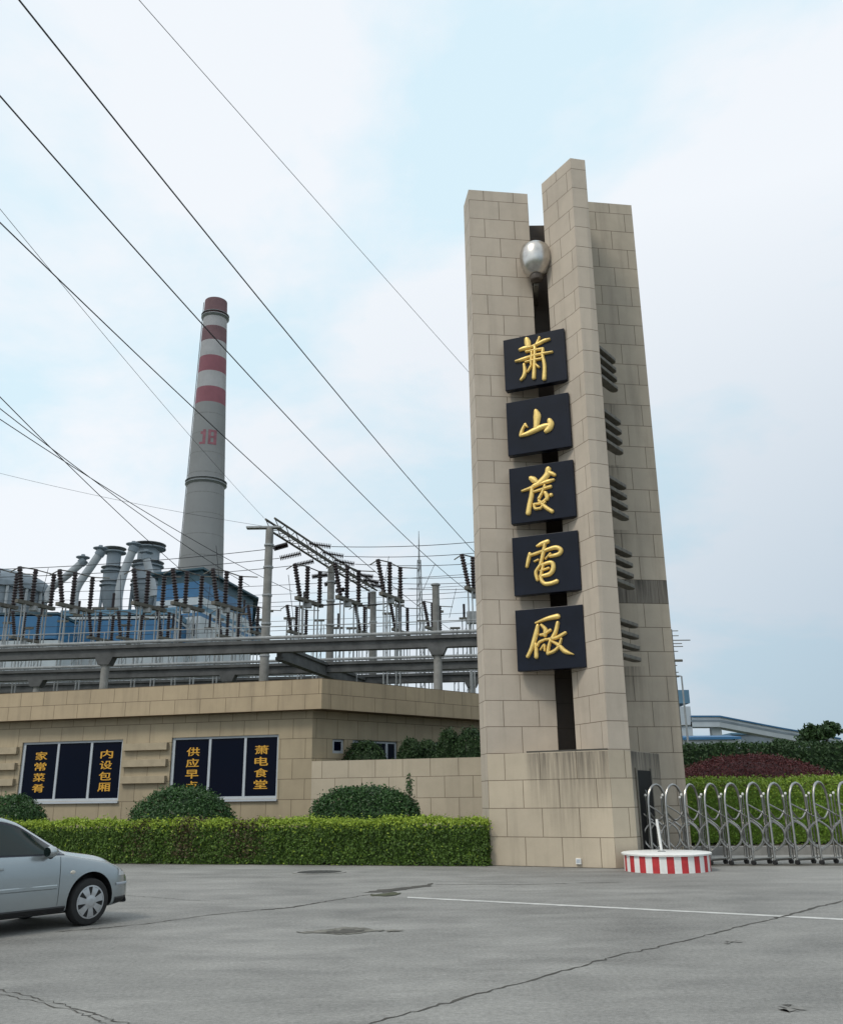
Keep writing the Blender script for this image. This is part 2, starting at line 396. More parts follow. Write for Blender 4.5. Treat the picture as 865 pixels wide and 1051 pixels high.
M_soil = mat('garden soil', (0.07, 0.055, 0.035), 0.95, noise=0.4, nscale=2, bump=0.5)

# ------------------------------------------------------------------ ground
def ground_mat():
    k = NT('worn concrete paving'); tc = k.n('ShaderNodeTexCoord'); o = tc.outputs['Object']
    a = k.noise(o, 0.16, 5, 0.6, 0.4); b = k.noise(k.mapping(o, (0.7, 1.5, 1)), 0.8, 8, 0.70, 0.3); c = k.noise(o, 22, 5, 0.75); d = k.noise(o, 130, 2, 0.6)
    t = k.math('ADD', k.rng(a, 0.36, 0.64, -0.17, 0.14), k.rng(b, 0.36, 0.64, -0.20, 0.17))
    t = k.math('ADD', t, k.rng(c, 0.34, 0.66, -0.24, 0.22)); t = k.math('ADD', t, k.rng(d, 0.3, 0.7, -0.30, 0.26)); t = k.math('ADD', t, 1.0)
    sc = k.n('ShaderNodeVectorMath', {0: (0.245, 0.242, 0.228)}, operation='SCALE'); k.nt.links.new(t, sc.inputs['Scale'])
    # oil and water stains with edges of their own
    e = k.noise(k.mapping(o, (0.45, 1.5, 1)), 0.55, 6, 0.7, 1.2); em = k.rng(e, 0.58, 0.74, 0.0, 0.30)
    col = k.mixc(em, sc.outputs[0], (0.11, 0.105, 0.095))
    g = k.noise(o, 4.5, 6, 0.8, 0.6); gm = k.rng(g, 0.64, 0.72, 0.0, 0.25); col = k.mixc(gm, col, (0.15, 0.145, 0.13))
    k.set(k.b, 'Base Color', col); k.set(k.b, 'Roughness', k.rng(b, 0.3, 0.7, 0.62, 0.85)); k.set(k.b, 'Specular IOR Level', 0.35)
    h = k.math('ADD', k.math('MULTIPLY', c, 0.6), k.math('MULTIPLY', d, 0.5))
    bp = k.n('ShaderNodeBump', {'Strength': 0.7, 'Distance': 0.015, 'Height': h}); k.set(k.b, 'Normal', bp.outputs[0])
    return k.m
M_pave = ground_mat()
M_earth = mat('dull grass and earth', (0.11, 0.12, 0.07), 0.95, noise=0.35, nscale=0.2)
M_crack = mat('dirt filled crack', (0.065, 0.061, 0.053), 0.95, noise=0.3)
M_mark = mat('worn white road paint', (0.50, 0.50, 0.48), 0.7, noise=0.3, nscale=3.5)
m = MB(); m.poly([(-4000, -300, -0.02), (4000, -300, -0.02), (4000, 6000, -0.02), (-4000, 6000, -0.02)])
tag(m.build('ground', M_earth), kind='structure')
m = MB(); m.poly([(-45, -20, 0), (40, -20, 0), (40, 32, 0), (-45, 38, 0)])
tag(m.build('forecourt', M_pave), kind='structure')
# white line
rl = random.Random(5)
m = MB(); n_ = 40
pts = []
for i in range(n_ + 1):
    t = i / n_; u = 418 + t * (1180 - 418); v = 921 + (u - 418) * (943.5 - 921) / (865 - 418); pts.append(gnd(u, v, 0.004))
for i in range(n_):
    a, b = pts[i], pts[i + 1]; w = 0.095
    m.poly([(a.x, a.y - w + rl.uniform(-.012, .012), .004), (b.x, b.y - w + rl.uniform(-.012, .012), .004), (b.x, b.y + w, .004), (a.x, a.y + w, .004)])
tag(m.build('road_marking', M_mark, weld=False), kind='structure')
# cracks: jagged strips of open joint
def crack(pix, w, seed, sub=9):
    r = random.Random(seed); P = []
    for (a, b) in zip(pix[:-1], pix[1:]):
        for i in range(sub):
            t = i / sub; g = gnd(a[0] + (b[0] - a[0]) * t, a[1] + (b[1] - a[1]) * t, 0.004)
            P.append(g + Vector((r.uniform(-.03, .03), r.uniform(-.028, .028), 0)))
    P.append(gnd(*pix[-1], 0.004)); M = MB(); rows = []
    for i, p in enumerate(P):
        t = (P[min(i + 1, len(P) - 1)] - P[max(i - 1, 0)]).normalized(); q = Vector((-t.y, t.x, 0))
        ww = w * r.uniform(0.35, 1.5) * (0.25 if i in (0, len(P) - 1) else 1)
        rows.append([p - q * ww / 2, p + q * ww / 2])
    M.grid(rows); return tag(M.build('pavement_crack', M_crack, weld=False), kind='structure')
crack([(60, 956), (100, 953), (150, 948), (215, 939), (265, 934), (300, 931), (330, 926)], 0.035, 1)
crack([(268, 934), (300, 931), (333, 925.5)], 0.07, 9)
crack([(330, 1062), (380, 1050), (433, 1036), (490, 1020), (560, 1001), (610, 987), (650, 977), (700, 966), (745, 954), (790, 944)], 0.028, 2)
crack([(790, 944), (815, 937), (845, 929), (880, 921), (960, 903), (1060, 884)], 0.05, 3)
crack([(-10, 1014), (20, 1020), (60, 1030), (95, 1039), (120, 1048), (150, 1056)], 0.016, 4)
crack([(-10, 1018), (40, 1028), (85, 1040), (110, 1050)], 0.012, 14)
crack([(445, 908), (480, 907.5), (540, 908), (590, 906), (640, 905.5)], 0.03, 5)
crack([(330, 926), (360, 921), (385, 917)], 0.03, 6)
crack([(120, 918), (160, 921), (200, 924), (225, 925)], 0.014, 7)
# broken patches where the slab has sunk: shallow hollows with loose dirt
def patch(pix, mat_, seed, z=0.006, name='pavement_patch'):
    r = random.Random(seed); C = [gnd(*p, z) for p in pix]; P = []
    for a, b in zip(C, C[1:] + C[:1]):
        for i in range(5): P.append(a.lerp(b, i / 5) + Vector((r.uniform(-.05, .05), r.uniform(-.07, .07), 0)))
    M = MB(); M.poly(P); return tag(M.build(name, mat_), kind='structure')
M_dirt = mat('loose dirt', (0.15, 0.145, 0.125), 0.95, noise=0.5, nscale=6, bump=0.8, bscale=25)
M_moss = mat('mossy dirt', (0.06, 0.065, 0.035), 0.95, noise=0.5, nscale=7, bump=0.8, bscale=25)
M_patchc = mat('darker repaired concrete', (0.19, 0.185, 0.172), 0.85, noise=0.3, nscale=5, bump=0.5, bscale=30)
patch([(374, 916), (390, 912.8), (420, 910), (446, 906.5), (440, 909.5), (415, 913), (395, 915.8)], M_crack, 21)
patch([(378, 919), (400, 915.5), (412, 916.5), (398, 920)], M_moss, 22, 0.009)
patch([(300, 956.5), (335, 954), (350, 951.5), (370, 951.5), (390, 954.5), (368, 958), (340, 959)], M_dirt, 23)
patch([(335, 956), (352, 953.8), (374, 954), (366, 956.8), (350, 957.7)], M_crack, 33, 0.009)
patch([(388, 955), (400, 954), (412, 955), (400, 955.8)], M_dirt, 34, 0.009)
#patch([(270, 957), (320, 954), (385, 955), (400, 957), (330, 959.5)], M_patchc, 24, 0.0045)
patch([(800, 1033), (815, 1031.5), (822, 1036), (808, 1037)], M_patchc, 25)
patch([(745, 966), (755, 965), (756, 967), (748, 968)], M_patchc, 26)

# edge dirt doubling as painted contact shade, where walls and planting meet the paving
def contact_dirt_edge(pts, w, seed, mat_):
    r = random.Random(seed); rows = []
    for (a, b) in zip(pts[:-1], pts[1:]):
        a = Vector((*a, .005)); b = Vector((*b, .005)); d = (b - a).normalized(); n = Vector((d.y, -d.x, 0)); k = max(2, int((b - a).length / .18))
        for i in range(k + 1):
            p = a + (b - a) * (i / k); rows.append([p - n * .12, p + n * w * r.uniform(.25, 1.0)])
    M = MB(); M.grid(rows); return tag(M.build('pavement_dirt_shade', mat_, weld=False), kind='structure')
M_edge_d = mat('grit and contact shade', (0.10, 0.092, 0.075), 0.95, noise=0.45, nscale=5, bump=0.6, bscale=30)
contact_dirt_edge([(-13, 27.68), (1.5, 23.69)], .16, 41, M_edge_d)
contact_dirt_edge([(1.5, 23.95), (4.40, 22.44), (5.0, 22.72)], .10, 42, M_edge_d)
contact_dirt_edge([(5.6, 23.0), (12, 22.35)], .22, 43, M_edge_d)
# manhole cover by the hedge
mc = gnd(328, 895.5)
mr = empty('manhole_cover', (mc.x, mc.y, 0), 'dark round manhole cover set in the concrete before the clipped hedge', 'manhole cover')
m = MB(); m.lathe([(0.62, 0.002), (0.62, 0.012), (0.52, 0.014), (0.52, 0.006)], mc, 28); m.build('rim', M_conc, mr)
m = MB(); m.lathe([(0.51, 0.004), (0.50, 0.012), (0.0, 0.012)], mc, 28)
for i in range(-3, 4): m.box((mc.x + i * .12, mc.y, .014), (.05, .8 - abs(i) * .14, .006))
m.build('lid', mat('cast iron', (0.05, 0.048, 0.045), 0.6, metal=0.3, noise=0.3), mr)

# ------------------------------------------------------------------ gate tower
TA, TB, TC_, TD, TE = (1.60, 23.97), (3.475, 24.22), (3.86, 23.75), (4.40, 22.46), (4.99, 22.73)
TD1, TE1 = (4.575, 22.56), (5.03, 22.66)
TH = 19.80
tw = empty('sign_tower', (4.0, 24.0, 0), 'tall beige stone gate tower of three upright slabs carrying five navy plaques', 'tower')
m = MB(); m.prism([TA, TB, (3.36, 25.06), (1.485, 24.81)], 0, TH); m.build('slab', M_tower, tw)
# right wing: split at the blackened course
Wg = [(4.45, 24.50), (6.85, 24.85), (6.74, 25.7), (4.34, 25.36)]; Wg1 = [(4.45, 24.50), (6.90, 24.86), (6.79, 25.7), (4.34, 25.36)]
def lerp2(a, b, t): return (a[0] + (b[0] - a[0]) * t, a[1] + (b[1] - a[1]) * t)
def wing(z): return [lerp2(a, b, z / TH) for a, b in zip(Wg, Wg1)]
m = MB()
for z0, z1, mi in ((0, 6.70, 0), (6.70, 7.37, 1), (7.37, TH, 0)):
    m.prism(wing(z0), z0, z1, wing(z1), mi=mi, caps=False)
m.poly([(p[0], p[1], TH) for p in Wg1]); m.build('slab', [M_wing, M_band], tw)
m = MB()
pl0 = [TC_, TD, TE, (4.62, 24.50), (4.15, 24.50)]; pl1 = [TC_, TD1, TE1, (4.62, 24.50), (4.15, 24.50)]
pm = [lerp2(a, b, 2.66 / TH) for a, b in zip(pl0, pl1)]
m.prism(pm, 2.66, TH, pl1); m.mi[1] = 1; m.build('fin', [M_fin, M_edge], tw)
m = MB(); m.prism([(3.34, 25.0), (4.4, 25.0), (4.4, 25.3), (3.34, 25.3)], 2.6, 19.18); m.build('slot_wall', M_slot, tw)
m = MB()
bp_ = [(TA[0] + 0.005, TA[1] - 0.008), (TD[0] + .002, TD[1] - .005), (TE[0] + .006, TE[1] - .002), (6.19, 24.755), (5.2, 24.9), (3.0, 24.6)]
m.prism(bp_[:3] + [(4.4, 24.3)], 0, 2.66); m.build('base', M_base, tw)
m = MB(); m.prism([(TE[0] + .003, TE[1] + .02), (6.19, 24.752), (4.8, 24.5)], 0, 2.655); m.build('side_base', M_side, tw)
# door on the side base, facing the drive
e0 = Vector((TE[0] + .006, TE[1] + .0, 0)); e1 = Vector((6.19, 24.755, 0)); ed = (e1 - e0).normalized(); en = Vector((ed.y, -ed.x, 0)); eL = (e1 - e0).length
dm = MB(); dm.box(e0 + ed * 0.88 + en * 0.012 + Vector((0, 0, 1.1)), (1.12, 0.02, 2.2), d=ed); dpart = dm.build('door', M_darkdoor, tw)
fm = MB()
for s_ in (0.30, 1.46): fm.box(e0 + ed * s_ + en * 0.02 + Vector((0, 0, 1.13)), (0.045, 0.035, 2.26), d=ed)
fm.build('frame', M_slat, dpart)
hm = MB(); hm.box(e0 + ed * 1.32 + en * 0.05 + Vector((0, 0, 1.05)), (0.03, 0.05, 0.14), d=ed); hm.build('handle', M_steel, dpart)
# rounded louvre slats between the fin and the wing
proto_slat = None
for g_ in range(5):
    for j in range(4):
        z = 13.68 - 1.945 * g_ - 0.3 * j
        if proto_slat is None:
            m = MB(); P = [(5.06, 22.84), (5.62, 23.60), (5.685, 23.70), (5.70, 23.80), (5.66, 23.88), (5.58, 23.90), (5.50, 23.86), (5.42, 23.76), (4.80, 22.95)]
            m.prism(P, z - 0.055, z + 0.045); proto_slat = m.build('louvre_slat', M_slat, tw, bevel=0.012)
        else:
            c = proto_slat.copy(); COL.objects.link(c); c.parent = tw; c.location = (0, 0, z - 13.68)
# black drip line on the ledge
m = MB(); m.prism([lerp2(TA, TD, .34), lerp2(TA, TD, .999), (TD[0], TD[1] + .25), (TA[0] + 1.0, TA[1] - .15)], 2.662, 2.70); m.build('ledge_cap', mat('soot stained ledge', (0.07, 0.065, 0.055), 0.85, noise=0.4), tw)
q = onwall(594, 884, TA, (TD[0] - TA[0], TD[1] - TA[1]))
bx_ = unit2(TD[0] - TA[0], TD[1] - TA[1])
so = empty('socket_box', (q.x, q.y, q.z - .07), 'small white socket box fixed low on the stone tower base', 'socket box')
m = MB(); m.box((q.x + bx_.y * .03, q.y - bx_.x * .03, q.z), (0.13, 0.06, 0.13), d=bx_); m.build('case', M_white, so, bevel=.008)
m = MB(); m.box((q.x + bx_.y * .063, q.y - bx_.x * .063, q.z + .01), (0.09, 0.012, 0.08), d=bx_); m.build('cover', M_alu, so)

# plaques with brush characters
GLYPHS = {
 'xiao': [[(0.394,0.922,0.071),(0.407,0.848,0.092),(0.416,0.755,0.071)],[(0.274,0.739,0.046),(0.362,0.752,0.063),(0.462,0.748,0.046)],[(0.607,0.908,0.029),(0.563,0.805,0.046),(0.504,0.731,0.038)],[(0.763,0.831,0.038),(0.674,0.82,0.054),(0.566,0.778,0.05),(0.462,0.748,0.038)],[(0.373,0.677,0.033),(0.518,0.674,0.042),(0.649,0.669,0.046)],[(0.649,0.669,0.046),(0.642,0.605,0.05),(0.629,0.552,0.046)],[(0.195,0.528,0.029),(0.297,0.537,0.054),(0.449,0.564,0.046),(0.619,0.575,0.042),(0.797,0.571,0.033)],[(0.355,0.476,0.033),(0.488,0.483,0.038),(0.625,0.482,0.038)],[(0.521,0.727,0.046),(0.499,0.413,0.05),(0.476,0.135,0.058)],[(0.63,0.582,0.046),(0.658,0.347,0.054),(0.641,0.08,0.063)],[(0.466,0.652,0.033),(0.45,0.502,0.038),(0.444,0.372,0.033)],[(0.331,0.436,0.042),(0.338,0.302,0.054),(0.314,0.206,0.054),(0.266,0.146,0.038)],[(0.525,0.386,0.029),(0.568,0.325,0.038)],[(0.435,0.366,0.038),(0.397,0.299,0.033),(0.383,0.27,0.021)]],
 'shan': [[(0.48,0.749,0.06),(0.496,0.652,0.105),(0.484,0.532,0.089),(0.468,0.424,0.072)],[(0.304,0.526,0.048),(0.259,0.456,0.044),(0.235,0.387,0.056),(0.224,0.33,0.056)],[(0.224,0.33,0.04),(0.341,0.355,0.068),(0.488,0.408,0.08),(0.611,0.441,0.072),(0.676,0.441,0.052)],[(0.685,0.532,0.068),(0.701,0.46,0.093),(0.669,0.382,0.093),(0.618,0.337,0.064)],[(0.296,0.523,0.044),(0.335,0.47,0.024)]],
 'fa': [[(0.344,0.768,0.068),(0.391,0.726,0.089),(0.434,0.676,0.06)],[(0.623,0.891,0.077),(0.597,0.783,0.085),(0.49,0.673,0.081),(0.365,0.609,0.052)],[(0.6,0.834,0.052),(0.669,0.798,0.056),(0.721,0.76,0.044)],[(0.468,0.633,0.04),(0.591,0.662,0.056),(0.696,0.68,0.04)],[(0.199,0.556,0.032),(0.354,0.597,0.048),(0.489,0.643,0.044)],[(0.356,0.592,0.048),(0.341,0.454,0.064),(0.305,0.297,0.068),(0.278,0.149,0.073)],[(0.381,0.513,0.036),(0.545,0.549,0.044),(0.646,0.568,0.048)],[(0.556,0.603,0.036),(0.509,0.481,0.044),(0.452,0.384,0.044)],[(0.557,0.473,0.052),(0.581,0.401,0.06),(0.574,0.345,0.048)],[(0.639,0.421,0.052),(0.646,0.415,0.056)],[(0.576,0.367,0.044),(0.482,0.3,0.04),(0.374,0.295,0.036)],[(0.374,0.295,0.036),(0.391,0.214,0.044),(0.477,0.213,0.036)],[(0.45,0.352,0.04),(0.544,0.221,0.056),(0.647,0.126,0.056)],[(0.549,0.312,0.032),(0.467,0.201,0.036)]],
 'dian': [[(0.384,0.8,0.031),(0.46,0.832,0.059),(0.557,0.861,0.059)],[(0.508,0.844,0.043),(0.477,0.683,0.051),(0.42,0.473,0.047)],[(0.272,0.687,0.047),(0.243,0.578,0.051),(0.215,0.464,0.039)],[(0.262,0.651,0.043),(0.494,0.709,0.047),(0.663,0.742,0.059),(0.741,0.688,0.059),(0.702,0.623,0.055),(0.568,0.604,0.043)],[(0.333,0.542,0.024),(0.393,0.567,0.031)],[(0.503,0.566,0.024),(0.582,0.649,0.031)],[(0.408,0.461,0.039),(0.348,0.359,0.047),(0.366,0.223,0.043)],[(0.408,0.466,0.039),(0.582,0.498,0.055),(0.613,0.41,0.063),(0.558,0.309,0.059),(0.408,0.283,0.043)],[(0.416,0.375,0.031),(0.547,0.409,0.035)],[(0.468,0.481,0.035),(0.419,0.267,0.047),(0.464,0.158,0.055),(0.566,0.15,0.055),(0.657,0.175,0.059)]],
 'chang': [[(0.304,0.757,0.027),(0.464,0.809,0.05),(0.616,0.835,0.067),(0.646,0.832,0.064)],[(0.335,0.717,0.044),(0.306,0.592,0.064),(0.255,0.429,0.06),(0.213,0.322,0.05),(0.162,0.223,0.047)],[(0.389,0.719,0.037),(0.445,0.635,0.057),(0.431,0.539,0.05)],[(0.518,0.624,0.044),(0.444,0.575,0.04)],[(0.365,0.557,0.037),(0.443,0.564,0.04)],[(0.451,0.485,0.033),(0.349,0.443,0.04),(0.313,0.383,0.037)],[(0.291,0.422,0.04),(0.293,0.314,0.05),(0.291,0.207,0.057)],[(0.357,0.319,0.027),(0.417,0.395,0.033),(0.416,0.299,0.03)],[(0.631,0.736,0.047),(0.59,0.583,0.054),(0.521,0.471,0.047)],[(0.735,0.561,0.044),(0.598,0.493,0.047),(0.439,0.475,0.033)],[(0.51,0.464,0.037),(0.474,0.334,0.044),(0.46,0.247,0.044)],[(0.46,0.247,0.04),(0.561,0.289,0.044),(0.631,0.363,0.04),(0.67,0.471,0.033)],[(0.526,0.444,0.033),(0.625,0.371,0.05),(0.711,0.267,0.06),(0.835,0.208,0.013)]],
}

def smooth_path(pts, n=5):
    P = [np.array(p) for p in pts]; out = []
    P = [2 * P[0] - P[1]] + P + [2 * P[-1] - P[-2]]
    for i in range(1, len(P) - 2):
        for k in range(n):
            t = k / n; a, b, c, d = P[i - 1], P[i], P[i + 1], P[i + 2]
            out.append(0.5 * (2 * b + (c - a) * t + (2 * a - 5 * b + 4 * c - d) * t * t + (3 * b - a - 3 * c + d) * t ** 3))
    out.append(P[-2]); return out
pd = unit2(4.145 - 2.46, 23.117 - 23.81); pn = Vector((pd.y, -pd.x, 0)); PW = math.hypot(1.685, .693); PHt = 1.625
PL = Vector((2.46, 23.81, 0))
plab = {'xiao': 'topmost navy plaque on the stone tower with the gold brush character 蕭', 'shan': 'second navy plaque from the top of the tower with the gold character 山',
        'fa': 'middle navy plaque on the tower with the gold brush character 發', 'dian': 'navy plaque with the gold character 電 just above the lowest plaque',
        'chang': 'lowest navy plaque on the stone tower with the gold character 廠'}
for i, key in enumerate(('xiao', 'shan', 'fa', 'dian', 'chang')):
    zt = 14.415 - 2.013 * i; zb = zt - PHt; org = PL + Vector((0, 0, zb))
    rt = empty('sign_plaque', org + pd * PW / 2, plab[key], 'sign', 'plaques up the front of the tower')
    m = MB(); c0 = PL - pn * 0.0; c1 = PL + pd * PW
    m.prism([(c0.x, c0.y), (c1.x, c1.y), (c1.x - pn.x * .22, c1.y - pn.y * .22), (c0.x - pn.x * .22, c0.y - pn.y * .22)], zb, zt)
    m.build('panel', M_plaque, rt, bevel=0.012)
    m = MB()
    for st in GLYPHS[key]:
        S = smooth_path(st, 5)
        def P3(x, y, h): return org + pd * (x * PW) + Vector((0, 0, y * PHt)) + pn * h
        rows = []
        # brush stroke as a rounded ridge: low at the edges, raised along the middle, closed at both ends
        L = len(S)
        for a in range(-2, L + 2):
            b = min(max(a, 0), L - 1); x, y, w = S[b]
            t = S[min(b + 1, L - 1)] - S[max(b - 1, 0)]; t = np.array([t[0] * PW, t[1] * PHt]); t /= np.linalg.norm(t) + 1e-9
            q = np.array([-t[1], t[0]]); hw = w * PW / 2 * 1.12
            ext = 0.0
            if a < 0: ext = -hw * (0.45 if a == -1 else 0.75); 
            if a >= L: ext = hw * (0.45 if a == L else 0.75)
            sc_ = 1.0 if 0 <= a < L else (0.8 if a in (-1, L) else 0.35)
            cx_, cy_ = x * PW + t[0] * ext, y * PHt + t[1] * ext
            row = []
            for (k_, h_) in ((-1, -0.004), (-1, .035), (-.75, .062), (-.3, .08), (.3, .08), (.75, .062), (1, .035), (1, -0.004)):
                row.append(org + pd * (cx_ + q[0] * hw * k_ * sc_) + Vector((0, 0, cy_ + q[1] * hw * k_ * sc_)) + pn * (h_ if h_ < 0 else h_ * (0.6 + 0.4 * sc_)))
            rows.append(row)
        m.grid(rows, closed=True); m.poly(rows[0][::-1]); m.poly(rows[-1])
    m.build('character', M_gold, rt, smooth=True)

# steel globe in the slot
gb = Vector((3.535, 23.72, 17.02))
gr = empty('steel_globe', (gb.x, gb.y, gb.z - .75), 'silver egg shaped steel globe set in the slot near the tower top', 'globe')
prof = [(0.0, .60), (.17, .585), (.31, .53), (.41, .44), (.46, .28), (.47, .10), (.455, -.08), (.40, -.26), (.31, -.41), (.23, -.48), (.20, -.50)]
m = MB(); m.lathe(prof, gb, 28); m.build('globe', M_globe, gr, smooth=True)
m = MB(); m.lathe([(.20, -.50), (.21, -.53), (.18, -.66), (.10, -.70), (0, -.70)], gb, 20); m.build('neck', M_slot, gr, smooth=True)
m = MB(); m.bar(gb + Vector((0, .1, -.7)), gb + Vector((.1, 1.3, -.7)), .14, .14); m.build('bracket', M_slat, gr)
m = MB(); m.bar(gb + Vector((0, .3, .1)), gb + Vector((.1, 1.3, .1)), .10, .10); m.build('bracket', M_slat, gr)

# ------------------------------------------------------------------ canteen building
Pw = Vector((-4.7, 32.2, 0)); dw = unit2(1, -.27); nw = Vector((dw.y, -dw.x, 0))     # nw points to the street
dr = unit2(1, .95); nr_ = Vector((dr.y, -dr.x, 0))
def onw_s(u, v, P=Pw, d=dw):
    p = onwall(u, v, P, d); return (p - Vector((P.x, P.y, 0))).dot(d), p.z
can = empty('canteen_building', (-10, 38, 0), 'low tan stone canteen building with a deep parapet and dark windows', 'building')
def holed_wall(M, P, d, n, s0, s1, z0, z1, holes, depth=0.16, u0=0.0):
    ss = sorted({s0, s1, *[h[0] for h in holes], *[h[1] for h in holes]}); zs = sorted({z0, z1, *[h[2] for h in holes], *[h[3] for h in holes]})
    def pt(s, z, o=0.0):
        p = P + d * s - n * o; return (p.x, p.y, z)
    for a, b in zip(ss[:-1], ss[1:]):
        for c, e in zip(zs[:-1], zs[1:]):
            if any(h[0] <= a and b <= h[1] and h[2] <= c and e <= h[3] for h in holes): continue
            M.poly([pt(a, c), pt(b, c), pt(b, e), pt(a, e)], [(a + u0, c), (b + u0, c), (b + u0, e), (a + u0, e)])
    for (a, b, c, e) in holes:
        for q in (((a, c), (a, e)), ((b, e), (b, c)), ((a, e), (b, e)), ((b, c), (a, c))):
            (p0, q0), (p1, q1) = q
            M.poly([pt(p0, q0), pt(p1, q1), pt(p1, q1, depth), pt(p0, q0, depth)], [(p0, q0), (p1, q1), (p1 + depth, q1), (p0 + depth, q0)])
sc_ = (Vector((-3.853, 31.971, 0)) - Pw).dot(dw)          # corner of the front wall
corner = Pw + dw * sc_
ww1 = (onw_s(20.5, 790)[0], onw_s(124, 790)[0], 1.66, 3.79); ww2 = (onw_s(174.5, 790)[0], onw_s(285, 790)[0], 1.66, 3.79)
ww0 = (ww1[0] - (ww2[0] - ww1[0]), ww1[1] - (ww2[0] - ww1[0]), 1.66, 3.79)
m = MB(); holed_wall(m, Pw, dw, nw, -22.0, sc_, 0, 4.62, [ww0, ww1, ww2]); 
rs = [((onwall(a, 765, corner, dr) - corner).dot(dr), (onwall(b, 765, corner, dr) - corner).dot(dr), onwall(a, c, corner, dr).z, onwall(a, e, corner, dr).z) for a, b, c, e in
      ((341.5, 353.5, 773, 758.5), (362, 408, 782, 759.5), (432, 441, 775, 761), (447, 453.5, 775, 761.5))]
holed_wall(m, corner, dr, nr_, 0, 15, 0, 4.75, rs)
pL = Pw + dw * -22; pR = corner + dr * 15
m.poly([(pL.x, pL.y, 0), (pL.x - nw.x * 14, pL.y - nw.y * 14, 0), (pL.x - nw.x * 14, pL.y - nw.y * 14, 4.62), (pL.x, pL.y, 4.62)])
m.poly([(pR.x, pR.y, 0), (pR.x - nr_.x * 9, pR.y - nr_.y * 9, 0), (pR.x - nr_.x * 9, pR.y - nr_.y * 9, 4.62), (pR.x, pR.y, 4.62)])
bl = Vector((pL.x - nw.x * 14, pL.y - nw.y * 14, 0)); brr = Vector((pR.x - nr_.x * 9, pR.y - nr_.y * 9, 0))
m.poly([(bl.x, bl.y, 0), (brr.x, brr.y, 0), (brr.x, brr.y, 4.62), (bl.x, bl.y, 4.62)])
m.build('wall', M_wall, can, weld=False)
# parapet: overhanging band all round
cp = Vector((-3.50, 31.41, 0)); lp = cp + dw * -19.5; rp = cp + dr * 16
zp0, zp1 = 4.56, 5.60
m = MB()
LL = (cp - lp).length
m.poly([(lp.x, lp.y, zp0), (cp.x, cp.y, zp0), (cp.x, cp.y, zp1), (lp.x, lp.y, zp1)], [(0, zp0), (LL, zp0), (LL, zp1), (0, zp1)])
m.poly([(cp.x, cp.y, zp0), (rp.x, rp.y, zp0), (rp.x, rp.y, zp1), (cp.x, cp.y, zp1)], [(LL, zp0), (LL + 16, zp0), (LL + 16, zp1), (LL, zp1)])
ci = cp + Vector((-.02, .55, 0)); li = lp + Vector((0, .55, 0)); ri = rp + Vector((-.38, .4, 0))
for a, b, c, d in ((lp, cp, ci, li), (cp, rp, ri, ci)):
    m.poly([(a.x, a.y, zp1), (b.x, b.y, zp1), (c.x, c.y, zp1), (d.x, d.y, zp1)])
m.poly([(li.x, li.y, zp1), (ci.x, ci.y, zp1), (ci.x, ci.y, 4.8), (li.x, li.y, 4.8)]); m.poly([(ci.x, ci.y, zp1), (ri.x, ri.y, zp1), (ri.x, ri.y, 4.8), (ci.x, ci.y, 4.8)])
wi = corner - nw * .3; wl_ = pL - nw * .3; wr_ = pR - nr_ * .3
for a, b, c, d in ((lp, cp, corner - nw * .2, pL - nw * .2), (cp, rp, pR - nr_ * .2, corner - nw * .2)):
    m.poly([(a.x, a.y, zp0), (b.x, b.y, zp0), (c.x, c.y, zp0), (d.x, d.y, zp0)])
m.build('parapet', M_para, can, weld=False)
m = MB(); m.poly([(li.x, li.y, 4.85), (ci.x, ci.y, 4.85), (ri.x, ri.y, 4.85), (brr.x, brr.y, 4.85), (bl.x, bl.y, 4.85)]); m.build('roof', M_conc, can)

def text_pts(body, size, offset, extrude, line=1.0):
    c = bpy.data.curves.new('lettering', 'FONT'); c.body = body; c.size = size; c.offset = offset; c.extrude = extrude; c.align_x = 'CENTER'; c.align_y = 'CENTER'; c.space_line = line; c.resolution_u = 3
    o = bpy.data.objects.new('lettering', c); COL.objects.link(o)
    dg = bpy.context.evaluated_depsgraph_get(); me = bpy.data.meshes.new_from_object(o.evaluated_get(dg))
    bpy.data.objects.remove(o); return me
def lettering(body, P, d, n, w, h, mat_, parent, z, size=1.0, offset=0.012):
    """one column of signs, w wide and h tall for each sign, on the plane through P"""
    M = MB()
    for i, ch in enumerate(body):
        me = text_pts(ch, 1.0, 0.0, 0.0); co = [v.co for v in me.vertices]
        xs = [c.x for c in co]; ys = [c.y for c in co]; x0, x1, y0, y1 = min(xs), max(xs), min(ys), max(ys)
        zc = z - i * h
        # heavy cut-film weight: the thin face is laid five times, each layer a hair prouder
        for q, (ox, oy) in enumerate(((-.022, 0), (.022, 0), (0, .013), (0, -.013), (0, 0))):
            for p in me.polygons:
                M.poly([tuple(P + d * (((co[k].x - x0) / (x1 - x0) - .5 + ox) * w) + Vector((0, 0, zc + ((co[k].y - y0) / (y1 - y0) - .5 + oy) * h * 0.76)) + n * (.004 + .0012 * q)) for k in p.vertices])
        bpy.data.meshes.remove(me)
    return M.build('lettering', mat_, parent)
